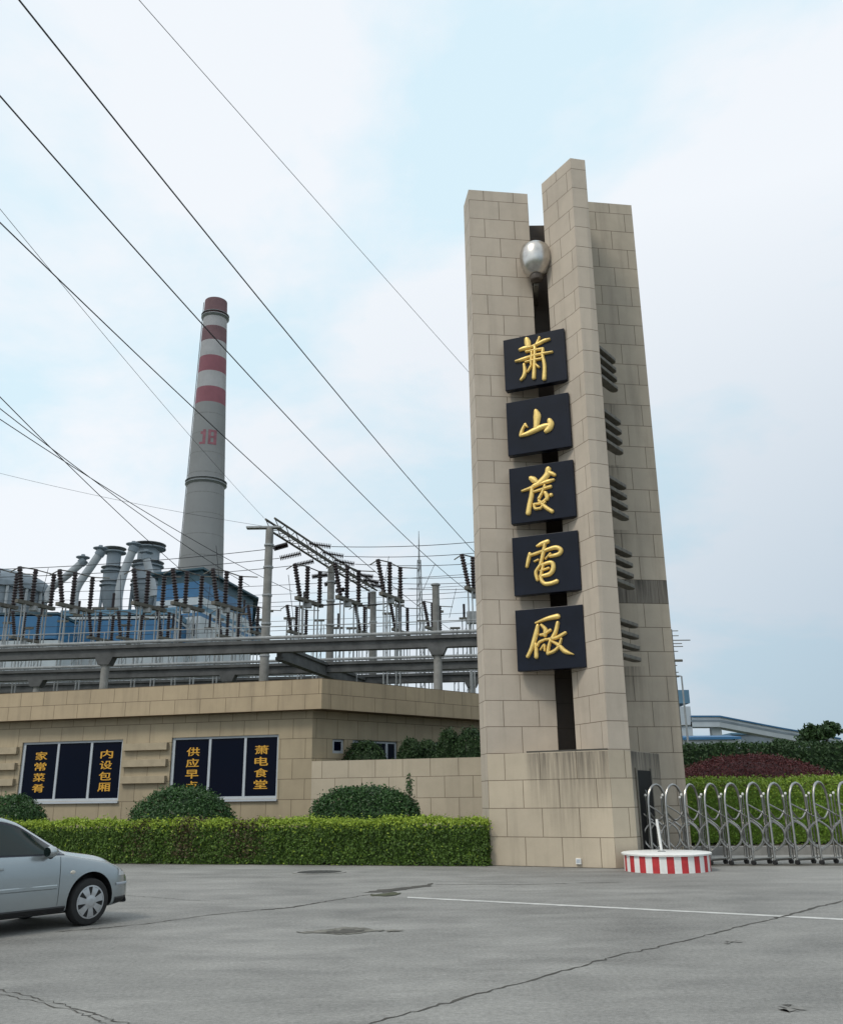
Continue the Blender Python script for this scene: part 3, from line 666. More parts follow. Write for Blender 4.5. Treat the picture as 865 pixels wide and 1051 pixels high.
def window(parent, P, d, n, hole, cols, wcols=(0.36, 0.69), set_back=0.10, sill=True):
    a, b, c, e = hole; wd = b - a; o = P + d * a - n * set_back; f = 0.075
    fr = MB()
    def B(s0, s1, z0, z1, t=.06): fr.box(o + d * ((s0 + s1) / 2) + Vector((0, 0, (z0 + z1) / 2)), (s1 - s0, t, z1 - z0), d=d)
    gl = MB(); g0 = o - n * .01
    p0, p1 = g0 + d * .02, g0 + d * (wd - .02)
    gl.poly([(p0.x, p0.y, c + .02), (p1.x, p1.y, c + .02), (p1.x, p1.y, e - .02), (p0.x, p0.y, e - .02)])
    g = gl.build('window', M_glass, parent)
    B(0, f * 1.5, c, e); B(wd - f, wd, c, e); B(f * 1.5, wd - f, e - f, e); B(f * 1.5, wd - f, c, c + f * 1.2)
    for t in wcols: B(wd * t - f * .6, wd * t + f * .6, c + f * 1.2, e - f, .062)
    fr.build('frame', M_alu, g)
    if sill:
        si = MB(); si.box(o + n * (set_back - .02) + d * wd / 2 + Vector((0, 0, c - .045)), (wd + .06, .22, .07), d=d); si.build('sill', M_alu, g)
    zc = e - .50; hh = .385
    for (t, body) in cols:
        lettering(body, o + d * wd * t + n * .0, d, n, 0.50, hh, M_letter, g, zc)
window(can, Pw, dw, nw, ww1, ((.19, '家常菜肴'), (.84, '内设包厢')))
window(can, Pw, dw, nw, ww2, ((.20, '供应早点'), (.84, '萧电食堂')))
window(can, Pw, dw, nw, ww0, ())
for i, h in enumerate(rs): window(can, corner, dr, nr_, h, (), wcols=((.5, .78) if i == 1 else ()), sill=False)
# projecting stone boards between the windows
for (s0, s1) in ((ww1[1] + .1, ww2[0] - .1), (ww0[1] + .1, ww1[0] - .12)):
    for z in (2.36, 2.93, 3.50):
        m = MB(); p = Pw + dw * (s0 + s1) / 2 + nw * .07; m.box((p.x, p.y, z), (s1 - s0, .18, .25), d=dw); m.build('ledge_board', M_ledge, can, bevel=.006)

# garden wall running on from the canteen to the tower
gs0, gs1 = sc_ + .004, sc_ + 8.2
m = MB(); a = Pw + dw * gs0; b = Pw + dw * gs1
m.prism([(a.x, a.y), (b.x, b.y), (b.x - nw.x * .35, b.y - nw.y * .35), (a.x - nw.x * .35, a.y - nw.y * .35)], 0, 2.86)
gw = m.build('garden_wall', M_gwall); tag(gw, 'low pale stone wall between the canteen and the tower', 'wall')
# planting soil behind the wall and behind the hedge
m = MB(); a2 = a - nw * .36; b2 = b - nw * .36; m.poly([(a2.x, a2.y, 1.9), (b2.x, b2.y, 1.9), (pR.x, pR.y, 1.9), (corner.x + .2, corner.y + .3, 1.9)])
tag(m.build('planting_bed', M_soil), kind='structure')
m = MB(); a = Vector((-26, 31.3, 0)); m.poly([(-30, 34, .05), (-30, 40, .05), (4.2, 30.0, .05), (4.2, 24.9, .05), (1.4, 24.9, .05)])
tag(m.build('planting_bed', M_soil), kind='structure')

# ------------------------------------------------------------------ planting along the street
L_hedge = leafmat('hedge leaves', (0.034, 0.070, 0.016), (0.132, 0.232, 0.034))
L_tip = leafmat('fresh hedge tips', (0.202, 0.310, 0.031), (0.419, 0.527, 0.070))
L_red = leafmat('reddish hedge leaves', (0.070, 0.054, 0.028), (0.116, 0.093, 0.039))
L_box = leafmat('dark shrub leaves', (0.016, 0.050, 0.016), (0.062, 0.143, 0.037), rough=0.42)
L_dark = leafmat('deep green leaves', (0.016, 0.040, 0.014), (0.054, 0.109, 0.034))
L_priv = leafmat('golden privet leaves', (0.116, 0.202, 0.028), (0.341, 0.465, 0.054))
L_privlow = leafmat('lower privet leaves', (0.085, 0.18, 0.020), (0.26, 0.42, 0.05))
L_mar = leafmat('maroon leaves', (0.070, 0.022, 0.024), (0.21, 0.060, 0.055))
L_tree = leafmat('tree leaves', (0.025, 0.062, 0.022), (0.093, 0.163, 0.053))
M_bark = mat('bark', (0.10, 0.075, 0.05), 0.9, noise=0.3, nscale=6, bump=0.5)

def hedge(name, P0, d, L, depth, z0, z1, n, size, mats, label, cat, chooser, jit=.05, lump=.06):
    P, N = hedge_pts(P0, d, L, depth, z0, z1, n, jit, lump)
    core = MB(); dv = Vector((d[0], d[1], 0)); mv = Vector((-dv.y, dv.x, 0)); c = Vector((P0[0], P0[1], 0)) + dv * L / 2 + mv * depth / 2
    core.box((c.x, c.y, (z0 + z1) / 2 - .05), (L - .34, depth - .34, z1 - z0 - .2), d=dv)
    o = leaf_obj(name, P, N, size, mats, mi=chooser(P), core=core)
    return tag(o, label, cat)
# front hedge: yellow fresh tips on top, a few reddish plants on the left
h0 = Vector((1.50, 23.70, 0)); hd = unit2(1, -.275); hL = 15.2; hs = h0 - hd * hL
def ch_front(P):
    s = (P[:, 0] - hs.x) * hd.x + (P[:, 1] - hs.y) * hd.y
    top = RNG.random(len(P)) < np.clip((P[:, 2] - 0.80) / 0.26, 0.03, 0.92)
    red = (np.exp(-((s - 6.9) / 0.35) ** 2) + np.exp(-((s - 8.6) / 0.5) ** 2) * .8 + np.exp(-((s - 5.5) / .4) ** 2) * .5)
    red = (RNG.random(len(P)) < red * 0.75) & (P[:, 2] > 0.15)
    return np.where(red, 2, np.where(top, 1, 0)).tolist()
hedge('clipped_hedge', hs, hd, hL, 1.0, 0.0, 1.05, 62000, 0.068, [L_hedge, L_tip, L_red], 'long box clipped hedge with yellow green top in front of the canteen', 'hedge', ch_front, .035, .085)

def shrub(name, c, rx, ry, rz, n, size, mats, label, cat='shrub', pw=2.0, rot=0.0, lump=.06, jit=.04, group=None, chooser=None, zmin=-.1):
    P, N = dome_pts(c, rx, ry, rz, n, pw, rot, lump, jit, zmin)
    o = leaf_obj(name, P, N, size, mats, mi=chooser(P) if chooser else None, core=dome_core(c, rx * .86, ry * .86, rz * .86, pw, rot, zmin=zmin))
    return tag(o, label, cat, group)
def shrub_px(u0, u1, vtop, Y, ryf, n, label, pw=2.0, zc=0.25, size=.088, mats=None, **k):
    a, b = at(u0, 840, Y), at(u1, 840, Y); t = at((u0 + u1) / 2, vtop, Y)
    return shrub('round_shrub', ((a.x + b.x) / 2, Y, zc), (b.x - a.x) / 2, (b.x - a.x) / 2 * ryf, t.z - zc, n, size, mats or L_box, label, pw=pw, **k)
shrub_px(137, 239, 810.5, 28.3, .9, 15000, 'clipped dome shrub behind the hedge, below the 供应早点 window', pw=2.5, group='clipped shrubs behind the hedge', zc=.4)
shrub_px(-26, 47, 818.5, 29.2, .9, 9000, 'clipped dome shrub behind the silver car roof and the hedge', pw=2.4, group='clipped shrubs behind the hedge', zc=.4)
shrub_px(322, 428, 811.5, 27.2, .55, 16000, 'long flat topped dark shrub against the low garden wall', pw=3.8, rot=-.26, group='clipped shrubs behind the hedge', zc=.4)
# a thin sprig standing up from the long shrub
p = at(420, 812, 27.0); P = np.array([[p.x + RNG.normal(0, .05), p.y + RNG.normal(0, .05), p.z - .15 + RNG.random() * .62] for _ in range(150)])
sp = empty('sprig', (p.x, p.y, p.z - .2), 'thin upright sprig rising from the right end of the long shrub', 'sprig')
leaf_obj('leaves', P, np.tile([0, -.6, .8], (150, 1)), .08, L_box, parent=sp)
m = MB(); m.tube([(p.x, p.y, p.z - .6), (p.x + .02, p.y, p.z + .42)], [.02, .008], 5); m.build('stem', M_bark, sp)
# shrubs in the court behind the low wall
for (u0, u1, vt, Y, lab) in ((352, 398, 763.5, 33.0, 'low rounded shrub under the canteen side window behind the low wall'), (408, 436, 761.5, 33.2, 'small rounded shrub right of the canteen side window'),
                             (424, 456, 763, 33.6, 'small dim shrub between the rounded shrub and the two tall bushes'), (449, 476, 752.5, 32.6, 'tall bushy shrub behind the low wall, nearly touching the one beside the tower'), (468, 503, 751.5, 32.0, 'bushy shrub behind the low wall touching the tower edge')):
    shrub_px(u0, u1, vt, Y, .9, 6000, lab, zc=1.95, size=.085, mats=L_dark, lump=.07, jit=.04, pw=3.0, zmin=-.2, group='shrubs in the court behind the low wall')

# ------------------------------------------------------------------ right side planting
pg = at(700, 803, 29.0)
def ch_priv(P): return np.where(RNG.random(len(P)) < np.clip((P[:, 2] - 1.35) / .55, .05, .95), 0, 1).tolist()
hedge('privet_hedge', (6.6, 29.6), unit2(1, -.10), 17.0, 2.2, 0.15, 2.0, 42000, 0.085, [L_priv, L_privlow], 'bright yellow green privet hedge behind the steel gate', 'hedge', ch_priv, .06, .07)
cm = at(771, 800, 33.5)
shrub('maroon_shrub', (cm.x, 33.5, 1.55), 3.05, 2.0, at(771, 776, 33.5).z - 1.55, 40000, .085, L_mar, 'broad low mound of maroon shrub behind the bright privet hedge', 'shrub', pw=1.9, lump=.03, zmin=-.9)
def ch0(P): return [0] * len(P)
hedge('tall_hedge', (9.0, 41.5), unit2(1, .02), 26.0, 2.0, 0.0, 3.72, 36000, 0.15, [L_dark], 'tall dark green hedge closing off the view on the right', 'hedge', ch0, .06, .07)
# kerb and drive behind the gate
m = MB(); m.prism([(7.0, 26.9), (24, 25.2), (24, 25.55), (7.0, 27.25)], 0, .22); tag(m.build('kerb', M_conc), kind='structure')
m = MB(); m.prism([(7.0, 27.26), (24, 25.56), (24, 29.5), (7.0, 31)], 0, .14); tag(m.build('planting_bed', M_soil), kind='structure')

def tree(u, vtop, vbase, Y, halfw, label, n, size, seed, lm, zfoot=0.0, group=None):
    """tapered trunk with limbs and a crown of separate leaf clumps"""
    r = np.random.default_rng(seed); rr = random.Random(seed)
    base = at(u, vbase, Y); top = at(u, vtop, Y); H = top.z - zfoot
    t = empty('tree', (base.x, Y, zfoot), label, 'tree', group)
    m = MB(); th = H * .45
    m.tube([(base.x, Y, zfoot), (base.x + .1, Y, zfoot + th * .5), (base.x, Y, zfoot + th), (base.x + .1, Y, zfoot + H * .8)], [H * .028, H * .022, H * .017, H * .006], 8)
    cl = []
    for i in range(15):
        a = rr.uniform(0, 6.28); zf = rr.uniform(.42, .95); rad = halfw * math.sqrt(max(0.05, 1 - ((zf - .62) / .40) ** 2)) * rr.uniform(.45, .95)
        c = np.array([base.x + math.cos(a) * rad, Y + math.sin(a) * rad, zfoot + H * zf * .95]); cl.append((c, halfw * rr.uniform(.28, .46)))
        m.tube([(base.x, Y, zfoot + H * zf * .55), tuple((c + np.array([base.x, Y, zfoot + H * zf * .7])) / 2), tuple(c)], [H * .010, H * .007, H * .003], 5)
    m.build('trunk', M_bark, t)
    P, N = [], []
    for c, s in cl:
        k = n // 15; d = r.normal(0, 1, (k, 3)); d /= np.linalg.norm(d, axis=1)[:, None]
        P.append(c + d * np.array([s, s, s * .75]) * (r.random(k) ** .45)[:, None] * (1 + .3 * np.sin(d[:, :1] * 5 + d[:, 2:] * 4))); N.append(d + np.array([0, 0, .4]))
    leaf_obj('crown', np.concatenate(P), np.concatenate(N), size, lm, parent=t)
    return t
tree(843, 738, 760, 95, 2.3, 'round topped tree above the tall hedge at the right edge', 9000, .42, 3, L_tree)
tree(866, 750, 760, 92, 1.9, 'lower tree beside the round topped one, cut by the frame edge', 6000, .42, 4, L_tree)
tree(806, 756, 764, 120, 2.6, 'low tree crown below the sloping conveyor gallery', 5000, .5, 5, L_tree)

# ------------------------------------------------------------------ round traffic island
ic = Vector((5.40, 21.72, 0)); IR = 0.94
isl = empty('traffic_island', ic, 'round red and white striped guard platform with a short white pole', 'traffic island')
m = MB(); n_ = 114
for k in range(n_):
    a0, a1 = 2 * math.pi * k / n_, 2 * math.pi * (k + 1) / n_
    m.poly([(ic.x + IR * math.cos(a), ic.y + IR * math.sin(a), z) for a, z in ((a0, 0), (a1, 0), (a1, .34), (a0, .34))], mi=(k // 3) % 2)
m.build('drum', [M_white, M_red], isl)
m = MB(); m.lathe([(IR - .02, .335), (IR + .045, .342), (IR + .05, .375), (IR + .03, .388), (0, .40)], ic, 64); m.build('top', M_white, isl, smooth=True)
pa = Vector((ic.x - .12, ic.y - .1, .39)); m = MB(); m.tube([pa, pa + Vector((-.045, .02, .70))], .030, 10)
m.build('pole', M_white, isl, smooth=True)
m = MB(); m.lathe([(.09, .0), (.09, .02), (.05, .035)], pa, 14); m.build('foot_plate', M_galv, isl)

# ------------------------------------------------------------------ retractable steel gate
GA, GB = Vector((5.36, 23.18, 0)), Vector((9.5, 22.72, 0)); gdir = unit2(GB.x - GA.x, GB.y - GA.y)
gate = empty('retractable_gate', (8.6, 22.9, 0), 'stainless steel folding gate of tall arches stretching right from the tower', 'gate')
us = [657, 675, 693, 713, 734, 755, 778, 800, 823, 848, 874, 901, 930]
foot = [onwall(u - 5, 885, GA, gdir) for u in us]
adir0 = unit2(.80, .60); AW, AH = 0.60, 1.86; rgate = random.Random(8)
adir = adir0
def arch_pts(p, w, h, flat=1.0):
    out = [p + Vector((0, 0, .10)), p + Vector((0, 0, h - w * .75))]
    for k in range(1, 10):
        a = math.pi * k / 10; out.append(p + adir * (w / 2 - w / 2 * math.cos(a)) + Vector((0, 0, h - w * .75 + w * .75 * math.sin(a))))
    return out + [p + adir * w + Vector((0, 0, h - w * .75)), p + adir * w + Vector((0, 0, .10))]
for i, p in enumerate(foot):
    p = Vector((p.x, p.y, 0)); nx = Vector((foot[i + 1].x, foot[i + 1].y, 0)) if i + 1 < len(foot) else p + (p - Vector((foot[i - 1].x, foot[i - 1].y, 0)))
    an_ = math.atan2(adir0.y, adir0.x) + rgate.uniform(-.09, .09); adir = Vector((math.cos(an_), math.sin(an_), 0)); AH = 1.86 + rgate.uniform(-.012, .012)
    stp = nx - p; bk = adir * AW
    m = MB(); m.tube(arch_pts(p, AW, AH), .030, 8); ar = m.build('arch', M_steel, gate, smooth=True)
    # hanging loop inside the arch
    m = MB(); m.tube([p + adir * AW * t + Vector((0, 0, 1.24 - .22 * math.sin(math.pi * t))) for t in [k / 8 for k in range(9)]], .022, 6); m.build('loop', M_steel, ar, smooth=True)
    # curved scissor links to the next arch, front and back
    for sgn, o in ((0, Vector((0, 0, 0))), (1, bk)):
        for dz in (0, 1):
            P = []
            for k in range(13):
                t = k / 12; f_ = t + .15 * math.sin(2 * math.pi * t); z = (1.0 - .68 * t) if dz == 0 else (.32 + .68 * t)
                P.append(p + o + stp * (f_ * 1.04 + (.0 if sgn == 0 else -.5)) + adir * (.05 if sgn == 0 else -.05) + Vector((0, 0, z)))
            m = MB(); m.tube(P, .023, 6); m.build('scissor_link', M_steel, gate, smooth=True)
    # half height twin posts between the arches with bright caps
    for dq, hq in ((.10, 1.60), (.34, 1.54)):
        q = p + stp * .90 + Vector((.10, 1, 0)) * dq
        m = MB(); m.tube([q + Vector((0, 0, .12)), q + Vector((0, 0, hq))], .016, 6); po = m.build('post', M_steel, gate, smooth=True)
        m = MB(); m.lathe([(.0, -.03), (.026, -.02), (.032, 0), (.026, .025), (0, .035)], q + Vector((0, 0, hq + .01)), 8); m.build('cap', M_white, po, smooth=True)
    q = p + stp * .90 + Vector((.10, 1, 0)) * .10
    # shoulder link from the arch down to the post
    m = MB(); m.tube([p + Vector((0, 0, 1.38)), p + stp * .5 + adir * .04 + Vector((0, 0, 1.22)), q + Vector((0, 0, 1.10)), q + stp * .35 + Vector((0, 0, 1.02))], .018, 6); m.build('shoulder_link', M_steel, gate, smooth=True)
    # bottom bar with wheels
    m = MB(); m.tube([p + Vector((0, 0, .12)), p + bk + Vector((0, 0, .12))], .028, 6); bb = m.build('foot_bar', M_steel, ar, smooth=True)
    for o in (Vector((0, 0, 0)), bk):
        w_ = p + o + Vector((0, 0, .062)); m = MB(); m.tube([w_ - adir * .025, w_ + adir * .025], .06, 12); m.build('wheel', M_black, gate)
    m = MB(); m.tube([p + Vector((0, 0, .15)), p + stp * .9 + adir * .1 + Vector((0, 0, .17))], .014, 6); m.build('foot_link', M_steel, gate, smooth=True)
m = MB(); a_ = GA - gdir * .2 + adir * .25; m.bar(a_ + Vector((0, 0, .012)), a_ + gdir * 8 + Vector((0, 0, .012)), .05, .02); tr_ = m.build('gate_rail', M_slat); tag(tr_, 'thin dark ground rail running along under the steel gate', 'rail')

# ------------------------------------------------------------------ silver car
CAR_H = R(54); ch_, sh_ = math.cos(CAR_H), math.sin(CAR_H)
wl0 = gnd(88.5, 950)
cx0 = wl0.x - (1.24 * ch_ + .775 * sh_); cy0 = wl0.y - (1.24 * sh_ - .775 * ch_)
car = empty('parked_car', (cx0, cy0, 0), 'pale silver blue hatchback cut off by the left edge of the frame', 'car', rz=CAR_H)
M_car = mat('silver blue car paint', (0.37, 0.41, 0.425), 0.26, metal=0.55, coat=0.9)
M_cglass = mat('car glass', (0.014, 0.026, 0.026), 0.06, spec=0.35)
M_trim = mat('dark blue black trim', (0.010, 0.012, 0.024), 0.35)
M_plast = mat('black plastic', (0.02, 0.02, 0.021), 0.6)
M_tyre = mat('tyre rubber', (0.017, 0.017, 0.017), 0.8, noise=0.2, nscale=9)
M_alloy = mat('silver wheel trim', (0.48, 0.49, 0.50), 0.35, metal=0.6)
M_lens = mat('clear lamp lens', (0.55, 0.57, 0.58), 0.1, spec=0.7)
M_tail = mat('red lamp lens', (0.25, 0.01, 0.012), 0.15)
M_orange = mat('pale indicator lens', (0.62, 0.58, 0.50), 0.2)
def crv(x, T):
    xs = [a for a, _ in T]; ys = [b for _, b in T]
    if x <= xs[0]: return ys[0]
    if x >= xs[-1]: return ys[-1]
    i = max(k for k in range(len(xs) - 1) if xs[k] <= x)
    # monotone-ish cubic through the knots
    def sl(k):
        if k == 0: return (ys[1] - ys[0]) / (xs[1] - xs[0])
        if k == len(xs) - 1: return (ys[-1] - ys[-2]) / (xs[-1] - xs[-2])
        a = (ys[k] - ys[k - 1]) / (xs[k] - xs[k - 1]); b = (ys[k + 1] - ys[k]) / (xs[k + 1] - xs[k])
        return 0 if a * b <= 0 else 2 * a * b / (a + b)
    h = xs[i + 1] - xs[i]; t = (x - xs[i]) / h
    return (ys[i] * (1 + 2 * t) * (1 - t) ** 2 + h * sl(i) * t * (1 - t) ** 2 + ys[i + 1] * t * t * (3 - 2 * t) + h * sl(i + 1) * t * t * (t - 1))
ZT = [(-1.95, .55), (-1.93, .72), (-1.88, .92), (-1.72, 1.16), (-1.5, 1.355), (-1.1, 1.43), (-.5, 1.467), (-.1, 1.455), (.15, 1.40), (.45, 1.245), (.75, 1.07), (.92, .985), (1.15, .945), (1.45, .895), (1.70, .815), (1.88, .715), (1.97, .61), (2.02, .50)]
WB = [(-1.95, .60), (-1.90, .70), (-1.7, .785), (-1.2, .82), (0, .828), (.9, .825), (1.3, .82), (1.6, .80), (1.78, .755), (1.90, .69), (1.98, .60), (2.02, .50)]
WR = [(-1.95, .5), (-1.8, .52), (-1.4, .545), (-.8, .575), (.1, .57), (.5, .60), (.85, .665), (1.1, .685), (1.4, .66), (1.75, .56), (2.02, .36)]
ZB = [(-1.95, .34), (-1.8, .24), (-1.2, .20), (1.3, .20), (1.6, .21), (1.85, .235), (2.02, .30)]
ZS = [(-1.95, .46), (-1.88, .78), (-1.75, .93), (-1.3, .945), (.3, .925), (.8, .915), (1.1, .865), (1.45, .80), (1.74, .70), (1.92, .58), (2.02, .42)]
def keyp(x):
    zt, w, wr, zb, zs = crv(x, ZT), crv(x, WB), crv(x, WR), crv(x, ZB), crv(x, ZS)
    zs = min(zs, zt - .03); zm = zb + (zs - zb) * .45
    k5 = (w - .035, zs); k7 = (min(wr, w - .05), max(zs + .015, zt - .075))
    k6 = ((k5[0] * .52 + k7[0] * .48) + .012, (k5[1] + k7[1]) / 2)
    return [(0, zb), (w * .85, zb), (w - .03, zb + .04), (w - .004, zb + (zm - zb) * .55), (w, zm), (w - .008, zm + (zs - zm) * .6), k5, k6, k7, (k7[0] * .86, zt - .022), (k7[0] * .5, zt - .004), (0, zt)]
def sect(x, n=4):
    K = keyp(x); out = []
    P = [(-K[1][0], K[1][1])] + K + [(-K[-2][0], K[-2][1])]
    for i in range(1, len(P) - 2):
        a, b, c, d = [np.array(P[j]) for j in (i - 1, i, i + 1, i + 2)]
        for q in range(n):
            t = q / n; m1 = (c - a) * .5; m2 = (d - b) * .5
            L1 = np.linalg.norm(c - b) + 1e-9
            for mm in (m1, m2):
                l = np.linalg.norm(mm)
                if l > L1: mm *= L1 / l
            out.append(b * (1 + 2 * t) * (1 - t) ** 2 + m1 * t * (1 - t) ** 2 + c * t * t * (3 - 2 * t) + m2 * t * t * (t - 1))
    out.append(np.array(K[-1])); return out
def yside(x, z):                                   # half width of the body side at height z
    S = sect(x, 8); best = None
    for a, b in zip(S[8:-1], S[9:]):
        if (a[1] - z) * (b[1] - z) <= 0 and abs(b[1] - a[1]) > 1e-6:
            return a[0] + (b[0] - a[0]) * (z - a[1]) / (b[1] - a[1])
    return crv(x, WB)
def ztop(x, y):
    S = sect(x, 8)[::-1]
    for a, b in zip(S[:-1], S[1:]):
        if a[0] <= y <= b[0]: return a[1] + (b[1] - a[1]) * (y - a[0]) / (b[0] - a[0] + 1e-9)
    return S[0][1]
xs_ = sorted(set([round(-1.95 + 3.97 * i / 72, 4) for i in range(73)] + [1.985, 2.0, 2.012, -1.93]))
rows = []
for x in xs_:
    S = sect(x); rows.append([(x, -p[0], p[1]) for p in S] + [(x, p[0], p[1]) for p in S[-2:0:-1]])
m = MB(); m.grid(rows, closed=True); m.poly(rows[0][::-1]); m.poly(rows[-1])
body = m.build('body', [M_car, M_plast], car, local=True)
cutm = MB()
AX = 1.24, -1.22
for ax in AX:
    for sy in (-1, 1): cutm.tube([(ax, sy * .52, .325), (ax, sy * 1.0, .325)], .365, 40, mi=0)
cut = cutm.build('cutter', [M_plast], None); cut.parent = car
bo = body.modifiers.new('arches', 'BOOLEAN'); bo.operation = 'DIFFERENCE'; bo.object = cut; bo.solver = 'EXACT'; bo.material_mode = 'TRANSFER'
bpy.context.view_layer.update()
dg = bpy.context.evaluated_depsgraph_get(); nm = bpy.data.meshes.new_from_object(body.evaluated_get(dg), preserve_all_data_layers=True, depsgraph=dg)
body.modifiers.clear(); body.data = nm; nm.name = 'body'; bpy.data.objects.remove(cut)
nm.polygons.foreach_set('use_smooth', [True] * len(nm.polygons)); nm.set_sharp_from_angle(angle=R(32))
def side_panel(name, sgn, cols, zl, zh, mat_, off, parent, nz=6, tk=.0):
    rows = []
    for x in cols:
        a, b = zl(x), zh(x); rows.append([(x, sgn * (yside(x, a + (b - a) * k / nz) + off), a + (b - a) * k / nz) for k in range(nz + 1)])
    m = MB(); m.grid(rows); return m.build(name, mat_, parent, local=True, smooth=True)
def lin(a, b, n): return [a + (b - a) * i / n for i in range(n + 1)]
apill = lambda x: min(1.395 - max(0, -.2 - x) * .035, crv(x, ZT) - .085)
for sgn in (-1, 1):
    tr = side_panel('window_trim', sgn, lin(-1.5, .80, 30), lambda x: crv(x, ZS) + .012, lambda x: max(crv(x, ZS) + .02, apill(x) + .012), M_trim, .004, body)
    side_panel('window', sgn, lin(-.30, .60, 18), lambda x: crv(x, ZS) + .03, lambda x: max(crv(x, ZS) + .035, apill(x) - .018), M_cglass, .008, body)
    side_panel('window', sgn, lin(-1.05, -.38, 12), lambda x: crv(x, ZS) + .03, lambda x: apill(x) - .018, M_cglass, .008, body)
    # shut lines, rub strip, sill, indicator and handles
    def strip(name, pts, w, mat_, off, vert=True, parent=body):
        m = MB(); rows = []
        for (x, z) in pts:
            if vert: rows.append([(x - w / 2, sgn * (yside(x - w / 2, z) + off), z), (x + w / 2, sgn * (yside(x + w / 2, z) + off), z)])
            else: rows.append([(x, sgn * (yside(x, z - w / 2) + .001), z - w / 2), (x, sgn * (yside(x, z - w * .3) + off), z - w * .3), (x, sgn * (yside(x, z + w * .3) + off), z + w * .3), (x, sgn * (yside(x, z + w / 2) + .001), z + w / 2)])
        m.grid(rows); return m.build(name, mat_, parent, local=True, smooth=not vert)
    strip('shut_line', [(.735, z) for z in lin(.30, .91, 10)], .007, M_plast, .002)
    strip('shut_line', [(-.34, z) for z in lin(.30, .925, 10)], .007, M_plast, .002)
    strip('rub_strip', [(x, .535) for x in lin(-.30, .70, 14)], .055, M_car, .012, False)
    strip('rub_strip', [(x, .535) for x in lin(-.80, -.38, 8)], .055, M_car, .012, False)
    strip('sill', [(x, .245) for x in lin(-.82, .86, 16)], .085, M_plast, .012, False)
    strip('bumper_strip', [(x, .50) for x in lin(1.66, 1.95, 8)], .035, M_alu, .010, False)
    strip('bumper_lip', [(x, .285) for x in lin(1.66, 1.95, 8)], .09, M_plast, .014, False)
    m = MB(); m.lathe([(.0, .012), (.022, .010), (.030, 0), (.030, -.02)], (0, 0, 0), 14, axis='y')
    m.v = [(p[0] * 1.4 + .93, sgn * (yside(.93, .70) + abs(p[1]) * (1 if p[1] > 0 else -1)), p[2] * .8 + .70) for p in m.v]; m.build('indicator', M_orange, body, local=True)
    for hx in (-.18, -.92):
        m = MB(); yb = yside(hx, .80); m.tube([(hx - .10, sgn * (yb - .01), .80), (hx - .08, sgn * (yb + .03), .80), (hx + .08, sgn * (yb + .03), .80), (hx + .10, sgn * (yb - .01), .80)], .014, 6); m.build('door_handle', M_car, body, local=True, smooth=True)
    # mirror
    m = MB(); mc_ = (.50, sgn * .93, .985)
    m.lathe([(.0, -.06), (.06, -.055), (.078, -.02), (.072, .03), (.045, .07), (0, .085)], (0, 0, 0), 16, axis='x')
    m.v = [(p[0] + mc_[0], p[1] * 1.25 + mc_[1], p[2] * .95 + mc_[2]) for p in m.v]; mi_ = m.build('mirror', M_car, car, local=True, smooth=True)
    m = MB(); m.tube([(.56, sgn * .80, .95), (.52, sgn * .90, .93)], [.035, .04], 8); m.build('mirror_foot', M_plast, mi_, local=True, smooth=True)
    m = MB(); m.lathe([(0, 0), (.066, 0)], (0, 0, 0), 16, axis='x'); m.v = [(mc_[0] - .062, p[1] * 1.2 + mc_[1], p[2] * .9 + mc_[2]) for p in m.v]; m.build('mirror_glass', M_cglass, mi_, local=True)
    # headlamp and tail lamp
    for (nm_, xa, xb, za, zb_, mm_) in (('headlight', 1.70, 1.90, .61, .73, M_lens), ('tail_light', -1.90, -1.72, .78, 1.02, M_tail)):
        rows = []
        for x in lin(xa, xb, 6):
            zt_ = crv(x, ZT) - .02
            rows.append([(x, sgn * (yside(x, z) + .006), z) for z in lin(min(za, zt_ - .07), min(zb_, zt_), 5)])
        m = MB(); m.grid(rows); m.build(nm_, mm_, car, local=True, smooth=True)
# windscreen, rear screen, grille, number plates
for nm_, xa, xb, f in (('windscreen', .24, .86, .93), ('rear_window', -1.80, -1.56, .9)):
    rows = [[(x, y, ztop(x, abs(y)) + .008) for y in lin(-f * crv(x, WR) * .92, f * crv(x, WR) * .92, 14)] for x in lin(xa, xb, 12)]
    m = MB(); m.grid(rows); m.build(nm_, M_cglass, car, local=True, smooth=True)
m = MB(); m.box((2.02, 0, .36), (.03, .62, .12)); m.build('grille', M_plast, car, local=True)
m = MB(); m.box((2.035, 0, .47), (.012, .44, .13)); m.build('number_plate', M_alu, car, local=True)
